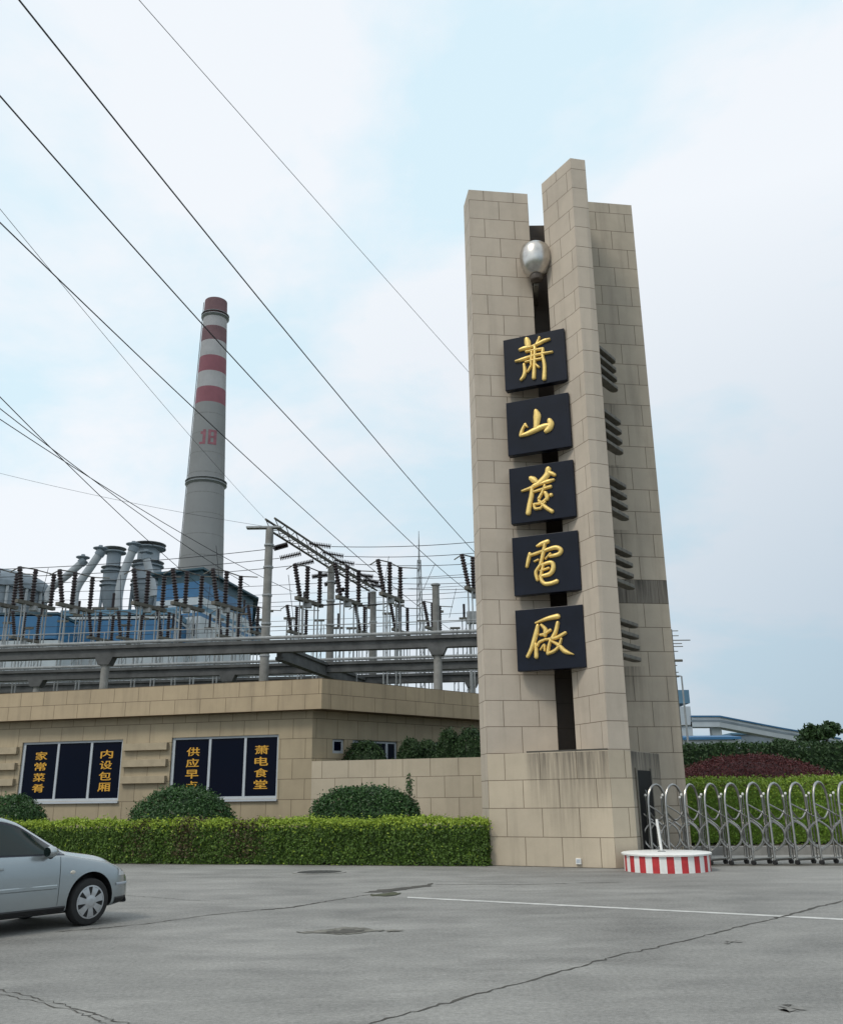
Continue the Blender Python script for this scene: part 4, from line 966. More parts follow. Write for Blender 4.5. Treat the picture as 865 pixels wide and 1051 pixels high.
# wheels
def make_wheel(ax, sy):
    w = bpy.data.objects.new('wheel', None)
    m = MB(); pr = [(.20, -.09), (.255, -.092), (.285, -.085), (.300, -.06), (.303, 0), (.300, .06), (.285, .085), (.255, .092), (.20, .09)]
    m.lathe(pr, (ax, sy * .735, .302), 40, axis='y'); ty = m.build('wheel', M_tyre, car, local=True, smooth=True)
    yo = sy * (.735 + .085); m = MB(); s = sy
    m.lathe([(.0, -.02 * s), (.215, -.02 * s)], (ax, yo, .302), 32, axis='y'); m.build('dark_backing_disc', M_plast, ty, local=True)  # plain black disc added to darken the gaps between the spokes
    m = MB()
    m.lathe([(.192, -.015 * s), (.195, .010 * s), (.213, .008 * s), (.217, -.02 * s)], (ax, yo, .302), 40, axis='y')
    m.lathe([(.0, .026 * s), (.045, .025 * s), (.085, .018 * s), (.088, -.01 * s)], (ax, yo, .302), 24, axis='y')
    for k in range(7):
        a = 2 * math.pi * k / 7 + .3
        def pp(r_, da, y): return (ax + r_ * math.cos(a + da), yo + y * s, .302 + r_ * math.sin(a + da))
        f_ = [pp(.075, -.42, .017), pp(.13, -.30, .016), (pp(.197, -.27, .009)), pp(.197, .27, .009), pp(.13, .30, .016), pp(.075, .42, .017)]
        b_ = [(p[0], p[1] - .03 * s, p[2]) for p in f_]
        m.poly(f_); 
        for i in range(6): m.poly([f_[i], f_[(i + 1) % 6], b_[(i + 1) % 6], b_[i]])
    m.build('rim', M_alloy, ty, local=True)
    bpy.data.objects.remove(w)
for ax in AX:
    for sy in (-1, 1): make_wheel(ax, sy)
m = MB(); m.box((0, 0, .24), (2.1, 1.3, .12)); m.build('floor_pan', M_plast, car, local=True)

# ------------------------------------------------------------------ switchyard: concrete girders on T columns
M_hpipe = mat('pale grey pipe', (0.30, 0.31, 0.31), 0.75, spec=0.2, noise=0.25)
def girder(pa, pb, hpx, colpx, label, Y, zpipe=True, dY=0.0, w=.7, extra=3.0):
    """pa, pb: two points (u, v) on the top edge; the girder is level and runs in plan between depths Y and Y+dY"""
    A = at(*pa, Y); B = at(*pb, Y + dY); z = (A.z + B.z) / 2; A.z = B.z = z
    d = (B - A).normalized(); A2 = A - d * extra; B2 = B + d * extra; h = hpx
    g = empty('concrete_girder', ((A.x + B.x) / 2, (A.y + B.y) / 2, 0), label, 'girder')
    m = MB(); c = (A2 + B2) / 2; L = (B2 - A2).length
    m.box((c.x, c.y, z - .10), (L, w, .20), d=d); m.box((c.x, c.y, z - .2 - (h - .4) / 2), (L, w * .55, h - .4), d=d); m.box((c.x, c.y, z - h + .10), (L, w * .8, .20), d=d)
    m.build('beam', M_cbeam, g, weld=False)
    for u in colpx:
        q = onwall(u, pa[1], A, d); q = Vector((q.x, q.y, 0))
        m = MB(); m.lathe([(.27, 0), (.24, z - h - .4)], q, 14); cc = m.build('column', M_conc, g)
        m = MB(); pl = [(-.55, z - h + .004), (.55, z - h + .004), (.34, z - h - .45), (-.34, z - h - .45)]; n = Vector((-d.y, d.x, 0))
        f = [q + d * s + n * -.33 + Vector((0, 0, zz_)) for s, zz_ in pl]; b = [q + d * s + n * .33 + Vector((0, 0, zz_)) for s, zz_ in pl]
        m.poly(f); m.poly(b[::-1])
        for i in range(4): m.poly([f[i], b[i], b[(i + 1) % 4], f[(i + 1) % 4]])
        m.build('capital', M_cbeam, cc)
    if zpipe:
        m = MB(); n = Vector((d.y, -d.x, 0)) * w * .3
        m.tube([A2 + n + Vector((0, 0, .16)), B2 + n + Vector((0, 0, .16))], .10, 8); m.build('pipe', M_hpipe, g, smooth=True)
        m = MB(); m.tube([A2 + Vector((0, 0, .85)), B2 + Vector((0, 0, .85))], .03, 5); rl_ = m.build('hand_rail', M_galv, g)
        k = int(L / 2.2); m = None
        st = None
        for i in range(k):
            p_ = A2 + d * (L * (i + .5) / k)
            if st is None:
                m = MB(); m.tube([p_ + Vector((0, 0, .01)), p_ + Vector((0, 0, .86))], .028, 5); st = m.build('rail_post', M_galv, rl_); p00 = p_
            else:
                c_ = st.copy(); COL.objects.link(c_); c_.parent = rl_; c_.location = p_ - p00
    return g
girder((0, 667), (487, 651), .70, (110, 449, -60, 610), 'nearest stained concrete girder on T topped columns above the canteen roof', 55, dY=-3.2, extra=8)
girder((0, 690), (487, 675), .70, (235, 40), 'second concrete girder, just behind and below the nearest one', 64, dY=-3.5, extra=8)
girder((-20, 703), (487, 690), .70, (192, 484, 347), 'farthest low concrete girder glimpsed under the second one', 73, dY=-4.0, extra=8)
girder((288, 671), (392, 698), .9, (), 'slanting cross girder running back between the two long girders', 54, zpipe=False, dY=21, extra=.2, w=.6)

# gantry: three steel poles with a lattice beam going away from the camera
gp = [at(277, 543, 60), at(340, 583, 70), at(383, 608, 79)]; gz = 20.6
for p_ in gp: pass
gz = sum(p_.z for p_ in gp) / 3
ga = empty('gantry', (gp[0].x, gp[0].y, 0), 'tall grey pole gantry with a slanting lattice beam carrying insulator strings', 'gantry')
for p_ in gp:
    m = MB(); m.lathe([(.36, 0), (.30, p_.z * .6), (.27, p_.z + .05)], (p_.x, p_.y, 0), 16)
    po = m.build('pole', M_conc, ga, smooth=True)
    for f_ in (.55, .66, .76, .86, .94):
        m = MB(); m.lathe([(.31, -.08), (.345, -.06), (.345, .06), (.31, .08)], (p_.x, p_.y, p_.z * f_), 14); m.build('clamp', M_galv, po)
m = MB(); a, b = gp[0], gp[2]; d = (Vector((b.x, b.y, 0)) - Vector((a.x, a.y, 0))).normalized(); n = Vector((-d.y, d.x, 0))
def gzat(t):
    if t < .5: return gp[0].z + (gp[1].z - gp[0].z) * t * 2
    return gp[1].z + (gp[2].z - gp[1].z) * (t - .5) * 2
def gpt(t, o=0, dz=0):
    q = gp[0].lerp(gp[1], t * 2) if t < .5 else gp[1].lerp(gp[2], t * 2 - 1)
    return Vector((q.x, q.y, q.z)) + n * o + Vector((0, 0, dz))
for o, dz in ((-.35, .15), (.35, .15), (-.35, .75), (.35, .75)): m.tube([gpt(0, o, dz), gpt(.5, o, dz), gpt(1, o, dz)], .085, 5)
for i in range(26):
    t0, t1 = i / 26, (i + 1) / 26
    for o in (-.35, .35): m.tube([gpt(t0, o, .15 if i % 2 else .75), gpt(t1, o, .75 if i % 2 else .15)], .035, 4)
    m.tube([gpt(t0, -.35, .15), gpt(t0, .35, .15)], .03, 4)
m.build('lattice_beam', M_slat, ga, weld=False)
m = MB(); m.box((gp[0].x - .4, gp[0].y, gp[0].z + .1), (2.4, .5, .12)); m.build('cross_arm', M_galv, ga)

# insulator strings: beads on a slack line, fixed to the gantry beam
def string_between(a, b, label):
    o = empty('insulator_string', a, label, 'insulator', 'insulator strings on the gantry')
    m = MB(); L = (b - a).length; t = (b - a).normalized(); k = 13
    x = t.orthogonal().normalized(); y = t.cross(x); rows = []
    prof = []
    for i in range(k): prof += [(.05, (i + .05) / k), (.21, (i + .35) / k), (.20, (i + .5) / k), (.05, (i + .65) / k)]
    for r_, f in prof: rows.append([a + t * (L * f) + (x * math.cos(q * math.pi / 4) + y * math.sin(q * math.pi / 4)) * r_ for q in range(8)])
    m.grid(rows, closed=True); m.build('string', M_insul, o, smooth=True); return o
SL = [((295, 559), (281, 563)), ((309, 568), (287, 573)), ((322, 576), (302, 580.5)), ((336, 590), (320, 592)), ((347, 597), (333, 600)), ((353, 605), (345, 606.5)),
      ((317, 558), (340, 561)), ((331, 567), (353, 571)), ((343, 575), (364, 579)), ((366, 590), (383, 592)), ((373, 595), (389, 598)), ((380, 600), (395, 603))]
SLAB = ['uppermost of the insulator strings left of the gantry beam', 'second insulator string down on the left of the gantry beam', 'third insulator string down on the left, beside the middle pole', 'first of the small insulator strings between middle and far pole, left side',
        'second small insulator string left of the beam near the far pole', 'last and shortest insulator string left of the beam by the far pole', 'uppermost insulator string on the right of the gantry beam', 'second insulator string on the right of the gantry beam',
        'third insulator string on the right, above the middle pole', 'first small insulator string right of the beam before the far pole', 'second small insulator string right of the beam by the far pole', 'lowest insulator string at the right end of the gantry beam']
send = []
for i, (a, b) in enumerate(SL):
    Yb = (61.5, 64, 66.5, 71.5, 74.5, 77.5)[i % 6]
    A = at(*a, Yb); B = at(*b, Yb + (-.4 if i < 6 else .4)); string_between(A, B, SLAB[i]); send.append(B)

# wires
def wire(p0, p1, r, label, sag=0.0, cat='wire', group=None, name='overhead_wire', n=24, ext=0.0, ext1=0.0):
    p0 = Vector(p0); p1 = Vector(p1); d = p1 - p0; P = []
    for i in range(n + 1):
        t = -ext + (1 + ext + ext1) * i / n
        P.append(p0 + d * t + Vector((0, 0, -sag * 4 * t * (1 - t) if t < 1 else sag * 4 * (t - 1))))
    m = MB(); m.tube(P, r, 5); o = m.build(name, M_wire, smooth=True); return tag(o, label, cat, group)
def zY(u, v, z):                              # the depth at which the ray through (u, v) reaches height z
    r = ray(u, v); return r.y * (z - EYE) / r.z
def sky_wire(pa, pm, pb, z, r, label, group, ext=.12, zb=None, ext1=0.0):
    A = at(*pa, zY(*pa, z)); B = at(*pb, zY(*pb, zb or z))
    # slack chosen so that the wire passes through the middle point
    best = (1e9, 0)
    for s in range(0, 120):
        sg = s * .05
        for t in [k / 40 for k in range(4, 37)]:
            q = A + (B - A) * t + Vector((0, 0, -sg * 4 * t * (1 - t)))
            e = q - Vector((0, 0, EYE)); zc = e.dot(c_fw); uu = 432.5 + CAM_F * e.dot(c_rt) / zc; vv = 525.5 - CAM_F * e.dot(c_up) / zc
            dd = (uu - pm[0]) ** 2 + (vv - pm[1]) ** 2
            if dd < best[0]: best = (dd, sg)
    return wire(A, B, r, label, best[1], group=group, ext=ext, ext1=ext1, n=44)
G1 = 'heavy lines crossing the sky'
sky_wire((20, 0), (243, 283), (487, 567), 24, .030, 'thick black line crossing the whole sky from the top edge, passing above the striped chimney', G1, ext1=.25)
sky_wire((0, 98), (208, 332), (487, 612), 24, .030, 'thick black line passing just in front of the striped chimney top', G1, ext1=.25)
sky_wire((0, 228), (197, 415), (487, 662), 24, .030, 'thick black line crossing the chimney between the red band and the number', G1, ext1=.25)
sky_wire((143, 0), (329, 214), (482, 383), 34, .016, 'thin faint wire high in the sky running down behind the top of the stone tower', None, ext1=.6)
sky_wire((0, 214), (150, 393), (277, 538), 27, .014, 'thin faint wire sloping down the sky to the top of the gantry', None)
G2 = 'lines crossing above the plant at lower left'
sky_wire((0, 407), (58, 462), (236, 625), 22, .028, 'steepest of the three dark lines crossing at the lower left', G2)
sky_wire((0, 419), (69, 474), (256, 601), 22, .028, 'middle of the three dark lines crossing at the lower left', G2)
sky_wire((0, 430), (87, 485), (300, 607), 22, .028, 'flattest of the three dark lines crossing at the lower left', G2)
wire(at(-30, 478, 62), at(277, 541, 61), .012, 'thin line running almost level from the left edge to the gantry pole top', .3)
G3 = 'level conductors of the switchyard'
for i, (v0, B, nm) in enumerate(((585, send[0], 'uppermost'), (593, send[1], 'second'), (601, send[2], 'third'))):
    wire(at(-25, v0, B.y - 1.0), B, .025, nm + ' of the level conductors running left from the gantry insulators', .25, group=G3)
for i, (v1, B, nm) in enumerate(((554.5, send[6], 'uppermost'), (566, send[7], 'second'), (577, send[8], 'third'), (590, send[9], 'fourth'), (596, send[10], 'fifth'), (603, send[11], 'lowest'))):
    wire(B, at(505, v1, B.y + 1.0), .025, nm + ' of the level conductors running right from the gantry to the tower', .2, group=G3, ext1=.8)
for i, (va, vb, Y, nm) in enumerate(((617, 600, 84, 'upper'), (630, 612, 84, 'middle'), (644, 628, 84, 'lower'))):
    wire(at(-25, va, Y), at(500, vb, Y), .022, nm + ' long busbar wire stretched behind the rows of switches', .3, group=G3, ext1=.25)
for i, (u, v0, u1, v1, Y, lab) in enumerate(((124, 590, 124, 652, 66, 'thin dropper wire hanging beside the grey ducts'), (222, 560, 226, 606, 60, 'thin dropper wire beside the chimney foot'), (216, 600, 210, 650, 62, 'short dropper wire below the blue roof corner'),
        (399, 571, 394, 603, 70, 'dropper wire curving down to a right hand switch'), (446, 579, 434, 606, 70, 'dropper wire looping towards the lightning mast'), (468, 604, 461, 634, 70, 'dropper wire beside the single far pole'),
        (296, 590, 303, 652, 58, 'thin dropper wire just right of the gantry front pole'), (50, 583, 44, 608, 66, 'short dropper wire above the left switches'))):
    wire(at(u, v0, Y), at(u1, v1, Y), .02, lab, 0.0, group='dropper wires of the switchyard')

# disconnector switches: three brown insulators on a frame and two lattice legs
def ribbed(a, b, r):
    m = MB(); t = (b - a).normalized(); L = (b - a).length; x = t.orthogonal().normalized(); y = t.cross(x); rows = []; k = 11
    prof = [(r * .7, 0.0)]
    for i in range(k): prof += [(r * .62, (i + .1) / k), (r, (i + .4) / k), (r * .95, (i + .6) / k), (r * .62, (i + .85) / k)]
    prof += [(r * .8, 1.0), (r * .8, 1.06)]
    for r_, f in prof: rows.append([a + t * (L * f) + (x * math.cos(q * math.pi / 4) + y * math.sin(q * math.pi / 4)) * r_ for q in range(8)])
    m.grid(rows, closed=True); m.poly(rows[0][::-1]); m.poly(rows[-1]); return m
def make_switch(zbase, s=1.0):
    rt = empty('disconnect_switch', (0, 0, 0), 'x', 'switch')
    fd = Vector((.43, .90, 0))                                  # the frame runs obliquely away to the right
    def F(t, z=0, o=0): return fd * t * s + Vector((-.9, .43, 0)) * o + Vector((0, 0, zbase + z * s))
    m = MB(); m.bar(F(-1.4), F(2.1), .34 * s, .26 * s); fr = m.build('frame', M_slat, rt, local=True)
    m = MB(); m.box(tuple(F(.2, -.30)), (.5 * s, .4 * s, .35 * s)); m.build('drive_box', M_galv, fr, local=True)
    for (t, lean) in ((-.95, -.42), (0, 0), (1.75, 0)):
        a = F(t, .16); b = a + Vector((lean * s, 0, 2.35 * s)); i_ = ribbed(a, b, .21 * s).build('insulator', M_insul, rt, local=True, smooth=True)
        if lean:
            m = MB(); m.tube([b + Vector((-.6 * s, -.3, -.35 * s)), b + Vector((0, 0, .12 * s)), F(0, 2.65)], .05 * s, 5); m.build('blade', M_slat, rt, local=True)
    m = MB(); m.tube([F(0, 2.62), F(1.75, 2.62), F(1.75, 2.60) + Vector((1.3 * s, 0, -.05))], .045 * s, 5); m.build('terminal', M_slat, rt, local=True)
    for t in (-.7, 1.3):
        for q in (-.16, .16): 
            m = MB(); m.tube([F(t, -.15, q) * 1.0, Vector((F(t, 0, q).x, F(t, 0, q).y, 0))], .055 * s, 5); m.build('leg', M_galv, rt, local=True)
    return rt
ORD = ['first', 'second', 'third', 'fourth', 'fifth', 'sixth', 'seventh', 'eighth', 'ninth', 'tenth', 'eleventh']
near = [(-6, 619, 66), (33, 620, 66), (74, 623, 66), (150, 622, 66), (190, 622, 66), (231, 622, 66), (315, 617, 66), (356, 616, 66), (400, 612.5, 66), (486, 607, 66)]
far = [(23, 656, 81), (101, 656, 81), (131, 656, 81), (172, 656, 81), (233, 654, 81), (264, 650, 81), (304, 650, 81), (374, 650, 81), (410, 648, 81), (444, 646, 81)]
zn = sum(at(*p).z for p in near) / len(near); zf = sum(at(*p).z for p in far) / len(far)
plab_n = ['cut by the left frame edge', 'standing left of the grey cyclone ducts', 'standing before the leaning grey ducts', 'standing just right of the cyclone towers', 'standing before the dark teal roof', 'standing below the chimney base',
          'standing right of the tall gantry pole', 'standing right of the middle gantry pole', 'standing right of the far gantry pole', 'half hidden by the stone tower']
plab_f = ['at the far left before the blue shed', 'below the leaning grey ducts', 'below the first cyclone tower', 'below the white boiler house panels, left', 'below the right corner of the blue boiler house', 'immediately left of the tall gantry pole',
          'under the near switch by the middle pole', 'immediately left of the far gantry pole', 'between the far gantry pole and the lightning mast', 'around the single pole near the tower']
for row, zz0, s, labs, pre in ((near, zn, 1.0, plab_n, 'tall brown three-insulator switch, near row, '), (far, zf, .92, plab_f, 'smaller brown three-insulator switch, far row, ')):
    proto = None
    for i, (u, v, Y) in enumerate(row):
        if proto is None: proto = make_switch(zz0, s); o = proto
        else: o = copy_tree(proto)
        p = at(u, v, Y); o.location = (p.x, Y, at(u, v, Y).z - zz0); o['label'] = pre + labs[i]; o['group'] = 'near row of disconnector switches' if row is near else 'far row of disconnector switches'
for (ua, ub, nm_) in ((315, 356, 'left'), (356, 400, 'right')):
    wire(at(ua + 8, 622, 67.5), at(ub - 2, 619.5, 66), .06, nm_ + ' dark tie bar joining two near row switch frames by the gantry', group='tie bars of the switch frames', name='tie_bar')
# thin lattice posts carrying the busbars farther back: nothing tells them apart
rp = random.Random(17); post0 = None
for i in range(30):
    u = -6 + i * 16.8 + rp.uniform(-5, 5); Y = rp.choice((88, 92, 97)); p = at(u, 640, Y); h_ = at(u, rp.uniform(622, 648), Y).z
    o = empty('support_post', (p.x, p.y, 0), 'thin grey support post standing among others behind the concrete girders', 'post', 'thin support posts of the switchyard')
    m = MB()
    for q in (-.22, .22): m.tube([(p.x + q, p.y, 0), (p.x + q, p.y, h_)], .06, 4)
    for j in range(int(h_ / 1.3)): m.tube([(p.x - .22, p.y, j * 1.3), (p.x + .22, p.y, j * 1.3 + 1.1)], .03, 3)
    m.build('shaft', M_galv, o, weld=False)
    m = MB(); m.box((p.x, p.y, h_ + .1), (1.1, .3, .2)); m.build('cap', M_slat, o)
    if i % 2:
        m = ribbed(Vector((p.x, p.y, h_ + .2)), Vector((p.x, p.y, h_ + 1.6)), .17); m.build('insulator', M_insul, o, smooth=True)
for i, (va, vb, Y, nm) in enumerate(((608, 588, 95, 'upper'), (624, 606, 92, 'middle'), (652, 636, 92, 'lower'), (673, 655, 96, 'lowest'))):
    wire(at(-25, va, Y), at(500, vb, Y), .028, nm + ' of the far busbar wires strung over the thin support posts', .5, group='far busbar wires', ext1=.25)
# single pole, lightning mast, hanging box at the tower edge
p = at(447, 601, 68); sp_ = empty('steel_pole', (p.x, p.y, 0), 'plain grey pole standing alone near the tower, before a far switch', 'pole')
m = MB(); m.lathe([(.30, 0), (.27, p.z)], (p.x, p.y, 0), 14); m.build('shaft', M_conc, sp_, smooth=True)
m = MB(); m.lathe([(.36, p.z), (.36, p.z + .12), (0, p.z + .15)], (p.x, p.y, 0), 14); m.build('cap', M_galv, sp_)
p = at(430, 575, 95); lm_ = empty('lightning_mast', (p.x, p.y, 0), 'slim pale lightning mast rising between the gantry and the tower', 'mast')
m = MB()
for q in ((-.45, -.3), (.45, -.3), (0, .45)): m.tube([(p.x + q[0] * 1.6, p.y + q[1] * 1.6, 0), (p.x + q[0] * .35, p.y + q[1] * .35, p.z)], .07, 5)
for i in range(16):
    z0, z1 = p.z * i / 16, p.z * (i + 1) / 16; f0, f1 = 1.6 - 1.25 * i / 16, 1.6 - 1.25 * (i + 1) / 16
    m.tube([(p.x - .45 * f0, p.y - .3 * f0, z0), (p.x + .45 * f1, p.y - .3 * f1, z1)], .03, 4); m.tube([(p.x + .45 * f0, p.y - .3 * f0, z0), (p.x, p.y + .45 * f1, z1)], .03, 4)
m.build('lattice', M_galv, lm_, weld=False)
m = MB(); tp = at(429, 545, 95); m.tube([(p.x, p.y, p.z - .3), (p.x, p.y, p.z + .2), (p.x, p.y, tp.z)], [.16, .10, .03], 6); m.build('rod', M_galv, lm_)
p = at(484, 634, 66); lb = empty('control_box', (p.x, p.y, p.z - .9), 'small grey control box on a post at the left edge of the stone tower', 'box')
m = MB(); m.box(tuple(p), (.7, .5, .9)); m.build('case', M_galv, lb, bevel=.03)
m = MB(); m.tube([(p.x - .1, p.y, 0), (p.x - .1, p.y, p.z - .45)], .07, 6); m.build('post', M_galv, lb)

# ------------------------------------------------------------------ the power plant beyond
CHY = 320.0
M_cc = mat('chimney concrete', (0.315, 0.31, 0.30), 0.85, noise=0.10, nscale=.05)
M_cr = mat('faded red band', (0.30, 0.105, 0.125), 0.7, noise=0.15, nscale=.12)
M_crd = mat('sooty dark red band', (0.21, 0.115, 0.12), 0.8, noise=0.2, nscale=.12)
M_num = mat('faded red figures', (0.33, 0.13, 0.15), 0.8, noise=0.3, nscale=.4)
M_cw = mat('faded white band', (0.46, 0.44, 0.43), 0.75, noise=0.16, nscale=.12)
cb = at(206.5, 590, CHY); ct = at(221.3, 311, CHY)
chx = (cb.x * .5 + ct.x * .5); zt_ = ct.z
def crad(z): return 7.95 + (4.4 - 7.95) * (z - 80) / (zt_ - 80) + max(0, (80 - z)) * .012
chy = empty('chimney', (chx, CHY, 0), 'tall tapering concrete chimney with faded red and white bands and the number 18', 'chimney')
zs_ = [0, 40, 80] + [at(214, v, CHY).z for v in (540, 498, 455, 418, 402, 386, 370, 354, 339.5, 327, 310.5)]
mis = [0, 0, 0, 0, 0, 0, 1, 2, 1, 2, 3, 2, 3]
def cxz(z): return cb.x + (ct.x - cb.x) * 0.75 * (z - 80) / (zt_ - 80)
m = MB(); rows = []
for z in zs_: rows.append([(cxz(z) + crad(z) * math.cos(2 * math.pi * k / 40), CHY + crad(z) * math.sin(2 * math.pi * k / 40), z) for k in range(40)])
for i in range(len(rows) - 1): m.grid(rows[i:i + 2], mis[i], closed=True)
m.poly(rows[-1], mi=4)
m.build('shaft', [M_cc, M_cr, M_cw, M_crd, M_black], chy, smooth=True)
for v, k in ((498, 1.06), (327, 1.12)):
    z = at(214, v, CHY).z; c_ = (cxz(z), CHY, z); r_ = crad(z)
    m = MB(); m.lathe([(r_ + .02, -1.0), (r_ + .85, -.2), (r_ + .85, .05), (r_ + .02, .05)], c_, 36); pf = m.build('platform', M_galv, chy)
    m = MB(); m.lathe([(r_ + .80, .95), (r_ + .85, .95), (r_ + .85, 1.08), (r_ + .80, 1.08)], c_, 36); m.build('railing', M_galv, pf)
m = MB(); la = [(cxz(z) - crad(z) - .35, CHY - .6, z) for z in (10, 80, zt_)]; m.tube(la, .16, 4); m.build('ladder', M_galv, chy)
# horizontal shuttering lines of the shaft
for i in range(10):
    z = 70 + i * 8.0
    if z < 118 or True:
        if z > 150: break
        m = MB(); r_ = crad(z); m.lathe([(r_ + .01, -.12), (r_ + .05, 0), (r_ + .01, .12)], (cxz(z), CHY, z), 36); m.build('joint_ring', M_conc, chy)
# the number 18, painted on the curved shaft
def num_quads(M, x0, x1, z0, z1):
    r = crad((z0 + z1) / 2)
    for i in range(3):
        a0, a1 = x0 + (x1 - x0) * i / 3, x0 + (x1 - x0) * (i + 1) / 3
        def P(a, z): rr_ = crad(z) + .06; return (cxz(z) + a, CHY - math.sqrt(max(0, rr_ * rr_ - a * a)), z)
        M.poly([P(a0, z0), P(a1, z0), P(a1, z1), P(a0, z1)])
n0, n1 = at(214, 462, CHY).z, at(214, 447, CHY).z; nh = n1 - n0; nx0 = at(208.5, 455, CHY).x - cxz(n0)
m = MB()
num_quads(m, nx0 + 1.4, nx0 + 2.5, n0, n1); num_quads(m, nx0 + .5, nx0 + 1.4, n1 - 1.9, n1 - .8); num_quads(m, nx0 + .1, nx0 + 1.4, n0, n0 + .9)
e = nx0 + 3.4
for q in ((e, e + .95, n0, n1), (e + 1.9, e + 2.85, n0, n1), (e + .95, e + 1.9, n0, n0 + .9), (e + .95, e + 1.9, n1 - .9, n1), (e + .95, e + 1.9, n0 + nh * .44, n0 + nh * .58)): num_quads(m, *q)
m.build('number', M_num, chy)

M_blue = mat('blue steel sheet', (0.05, 0.185, 0.36), 0.5, noise=0.12, nscale=.3)
M_blue2 = mat('faded pale blue sheet', (0.14, 0.27, 0.37), 0.55, noise=0.12, nscale=.3)
M_teal = mat('dark teal louvred sheet', (0.055, 0.115, 0.145), 0.6, noise=0.2, nscale=.4)
M_pw = mat('off white wall panel', (0.60, 0.63, 0.64), 0.7, noise=0.12, nscale=.2)
M_duct = mat('pale grey duct', (0.45, 0.47, 0.48), 0.5, noise=0.14, nscale=.3)
M_cyc = mat('grey blue steel vessel', (0.26, 0.30, 0.33), 0.6, noise=0.2, nscale=.3)
def slab_px(M, u0, v0, u1, v1, Y, dep, mi=0):
    a, b = at(u0, v1, Y), at(u1, v0, Y); M.box(((a.x + b.x) / 2, Y + dep / 2, (a.z + b.z) / 2), (abs(b.x - a.x), dep, abs(b.z - a.z)), mi=mi)
# boiler house: left front face and right face turned away
bh = empty('boiler_house', (at(195, 650, 215).x, 215, 0), 'blue and white steel clad boiler house below the chimney', 'building')
BA, BB, BC = at(159, 640, 205), at(205, 640, 200), at(259, 640, 232)
def band(M, pts, z0, z1): 
    for a, b in zip(pts[:-1], pts[1:]): M.poly([(a.x, a.y, z0), (b.x, b.y, z0), (b.x, b.y, z1), (a.x, a.y, z1)])
def zz(v, u=195, Y=202): return at(u, v, Y).z
back_ = Vector((BC.x - 10, BC.y + 45, 0)); bl2 = Vector((BA.x, BA.y + 45, 0))
ring = [BA, BB, BC, back_, bl2, BA]
lv = [(700, 634, M_pw), (634, 630, M_blue), (630, 627, M_pw), (627, 622, M_blue2), (622, 614, M_pw), (614, 598, M_blue), (598, 588, M_teal)]
for i, (va, vb, mm) in enumerate(lv):
    m = MB(); band(m, ring, max(0, zz(va)) if i else 0, zz(vb)); m.build('wall_band', mm, bh)
m = MB(); e_ = 1.5
rp_ = [(BA.x - e_, BA.y - e_), (BB.x + .5, BB.y - e_), (BC.x + e_, BC.y - .5), (back_.x + e_, back_.y + e_), (bl2.x - e_, bl2.y + e_)]
m.prism(rp_, zz(588) + .01, zz(586)); m.build('roof', M_teal, bh)
for (u0, u1, v0, v1) in ((180, 188, 617, 634), (196, 201, 640, 652), (168, 176, 640, 652)):
    m = MB(); a, b = at(u0, v1, 199.5), at(u1, v0, 199.5); t0 = (a.x - BA.x) / (BB.x - BA.x); y_ = BA.y + (BB.y - BA.y) * t0
    m.box(((a.x + b.x) / 2, y_ - .1, (a.z + b.z) / 2), (b.x - a.x, .3, b.z - a.z)); m.build('window', M_glass, bh)
# long blue shed on the left
sh = empty('long_shed', (at(80, 660, 190).x, 190, 0), 'long low blue shed with a pale eaves strip at the lower left', 'building')
for nm_, mm, v0, v1 in (('roof', M_blue2, 625, 632), ('eaves_strip', M_pw, 632, 636), ('wall', M_blue, 636, 660), ('base_wall', M_pw, 660, 705)):
    m = MB(); slab_px(m, 62, v0, 178, v1 - .02, 190, 14 if nm_ == 'roof' else 12); m.build(nm_, mm, sh)
sh2 = empty('blue_shed', (at(20, 660, 176).x, 176, 0), 'bright blue shed wall below the grey dome at the left edge', 'building')
for nm_, mm, v0, v1 in (('roof', M_teal, 628, 632), ('wall', M_blue, 632, 657), ('base_wall', M_pw, 657, 705)):
    m = MB(); slab_px(m, -60, v0, 60, v1 - .02, 176, 11 if nm_ == 'roof' else 9); m.build(nm_, mm, sh2)
sh3 = empty('plant_building', (at(250, 640, 260).x, 260, 0), 'pale blue grey building end right of the boiler house', 'building')
m = MB(); slab_px(m, 232, 640, 262, 662, 262, 20); m.build('wall', M_blue2, sh3)
m = MB(); slab_px(m, 230, 637.5, 263, 640, 261, 22); m.build('roof', M_teal, sh3)
# grey dome
dc = at(-8, 606, 235); dome = empty('storage_dome', (dc.x, dc.y, 0), 'flat grey storage dome at the left edge behind the blue shed', 'storage dome')
m = MB(); Rr = at(50, 606, 235).x - dc.x; hh_ = at(0, 586.5, 235).z - dc.z
m.lathe([(Rr * math.cos(a), hh_ * math.sin(a)) for a in [math.pi / 2 * k / 10 for k in range(10)]] + [(0, hh_)], tuple(dc), 40); m.build('roof', M_cyc, dome, smooth=True)
m = MB(); m.lathe([(Rr * .93, -dc.z), (Rr * .93, -1.4), (Rr, -1.3), (Rr, 0)], tuple(dc), 40); m.build('drum', M_cyc, dome)
for k in range(9):
    a = -math.pi * (k + .5) / 9; x_, y_ = dc.x + Rr * .96 * math.cos(a), dc.y + Rr * .96 * math.sin(a)
    m = MB(); m.tube([(x_, y_, 0), (x_, y_, dc.z - .5)], .4, 6); m.build('rib', M_duct, dome)
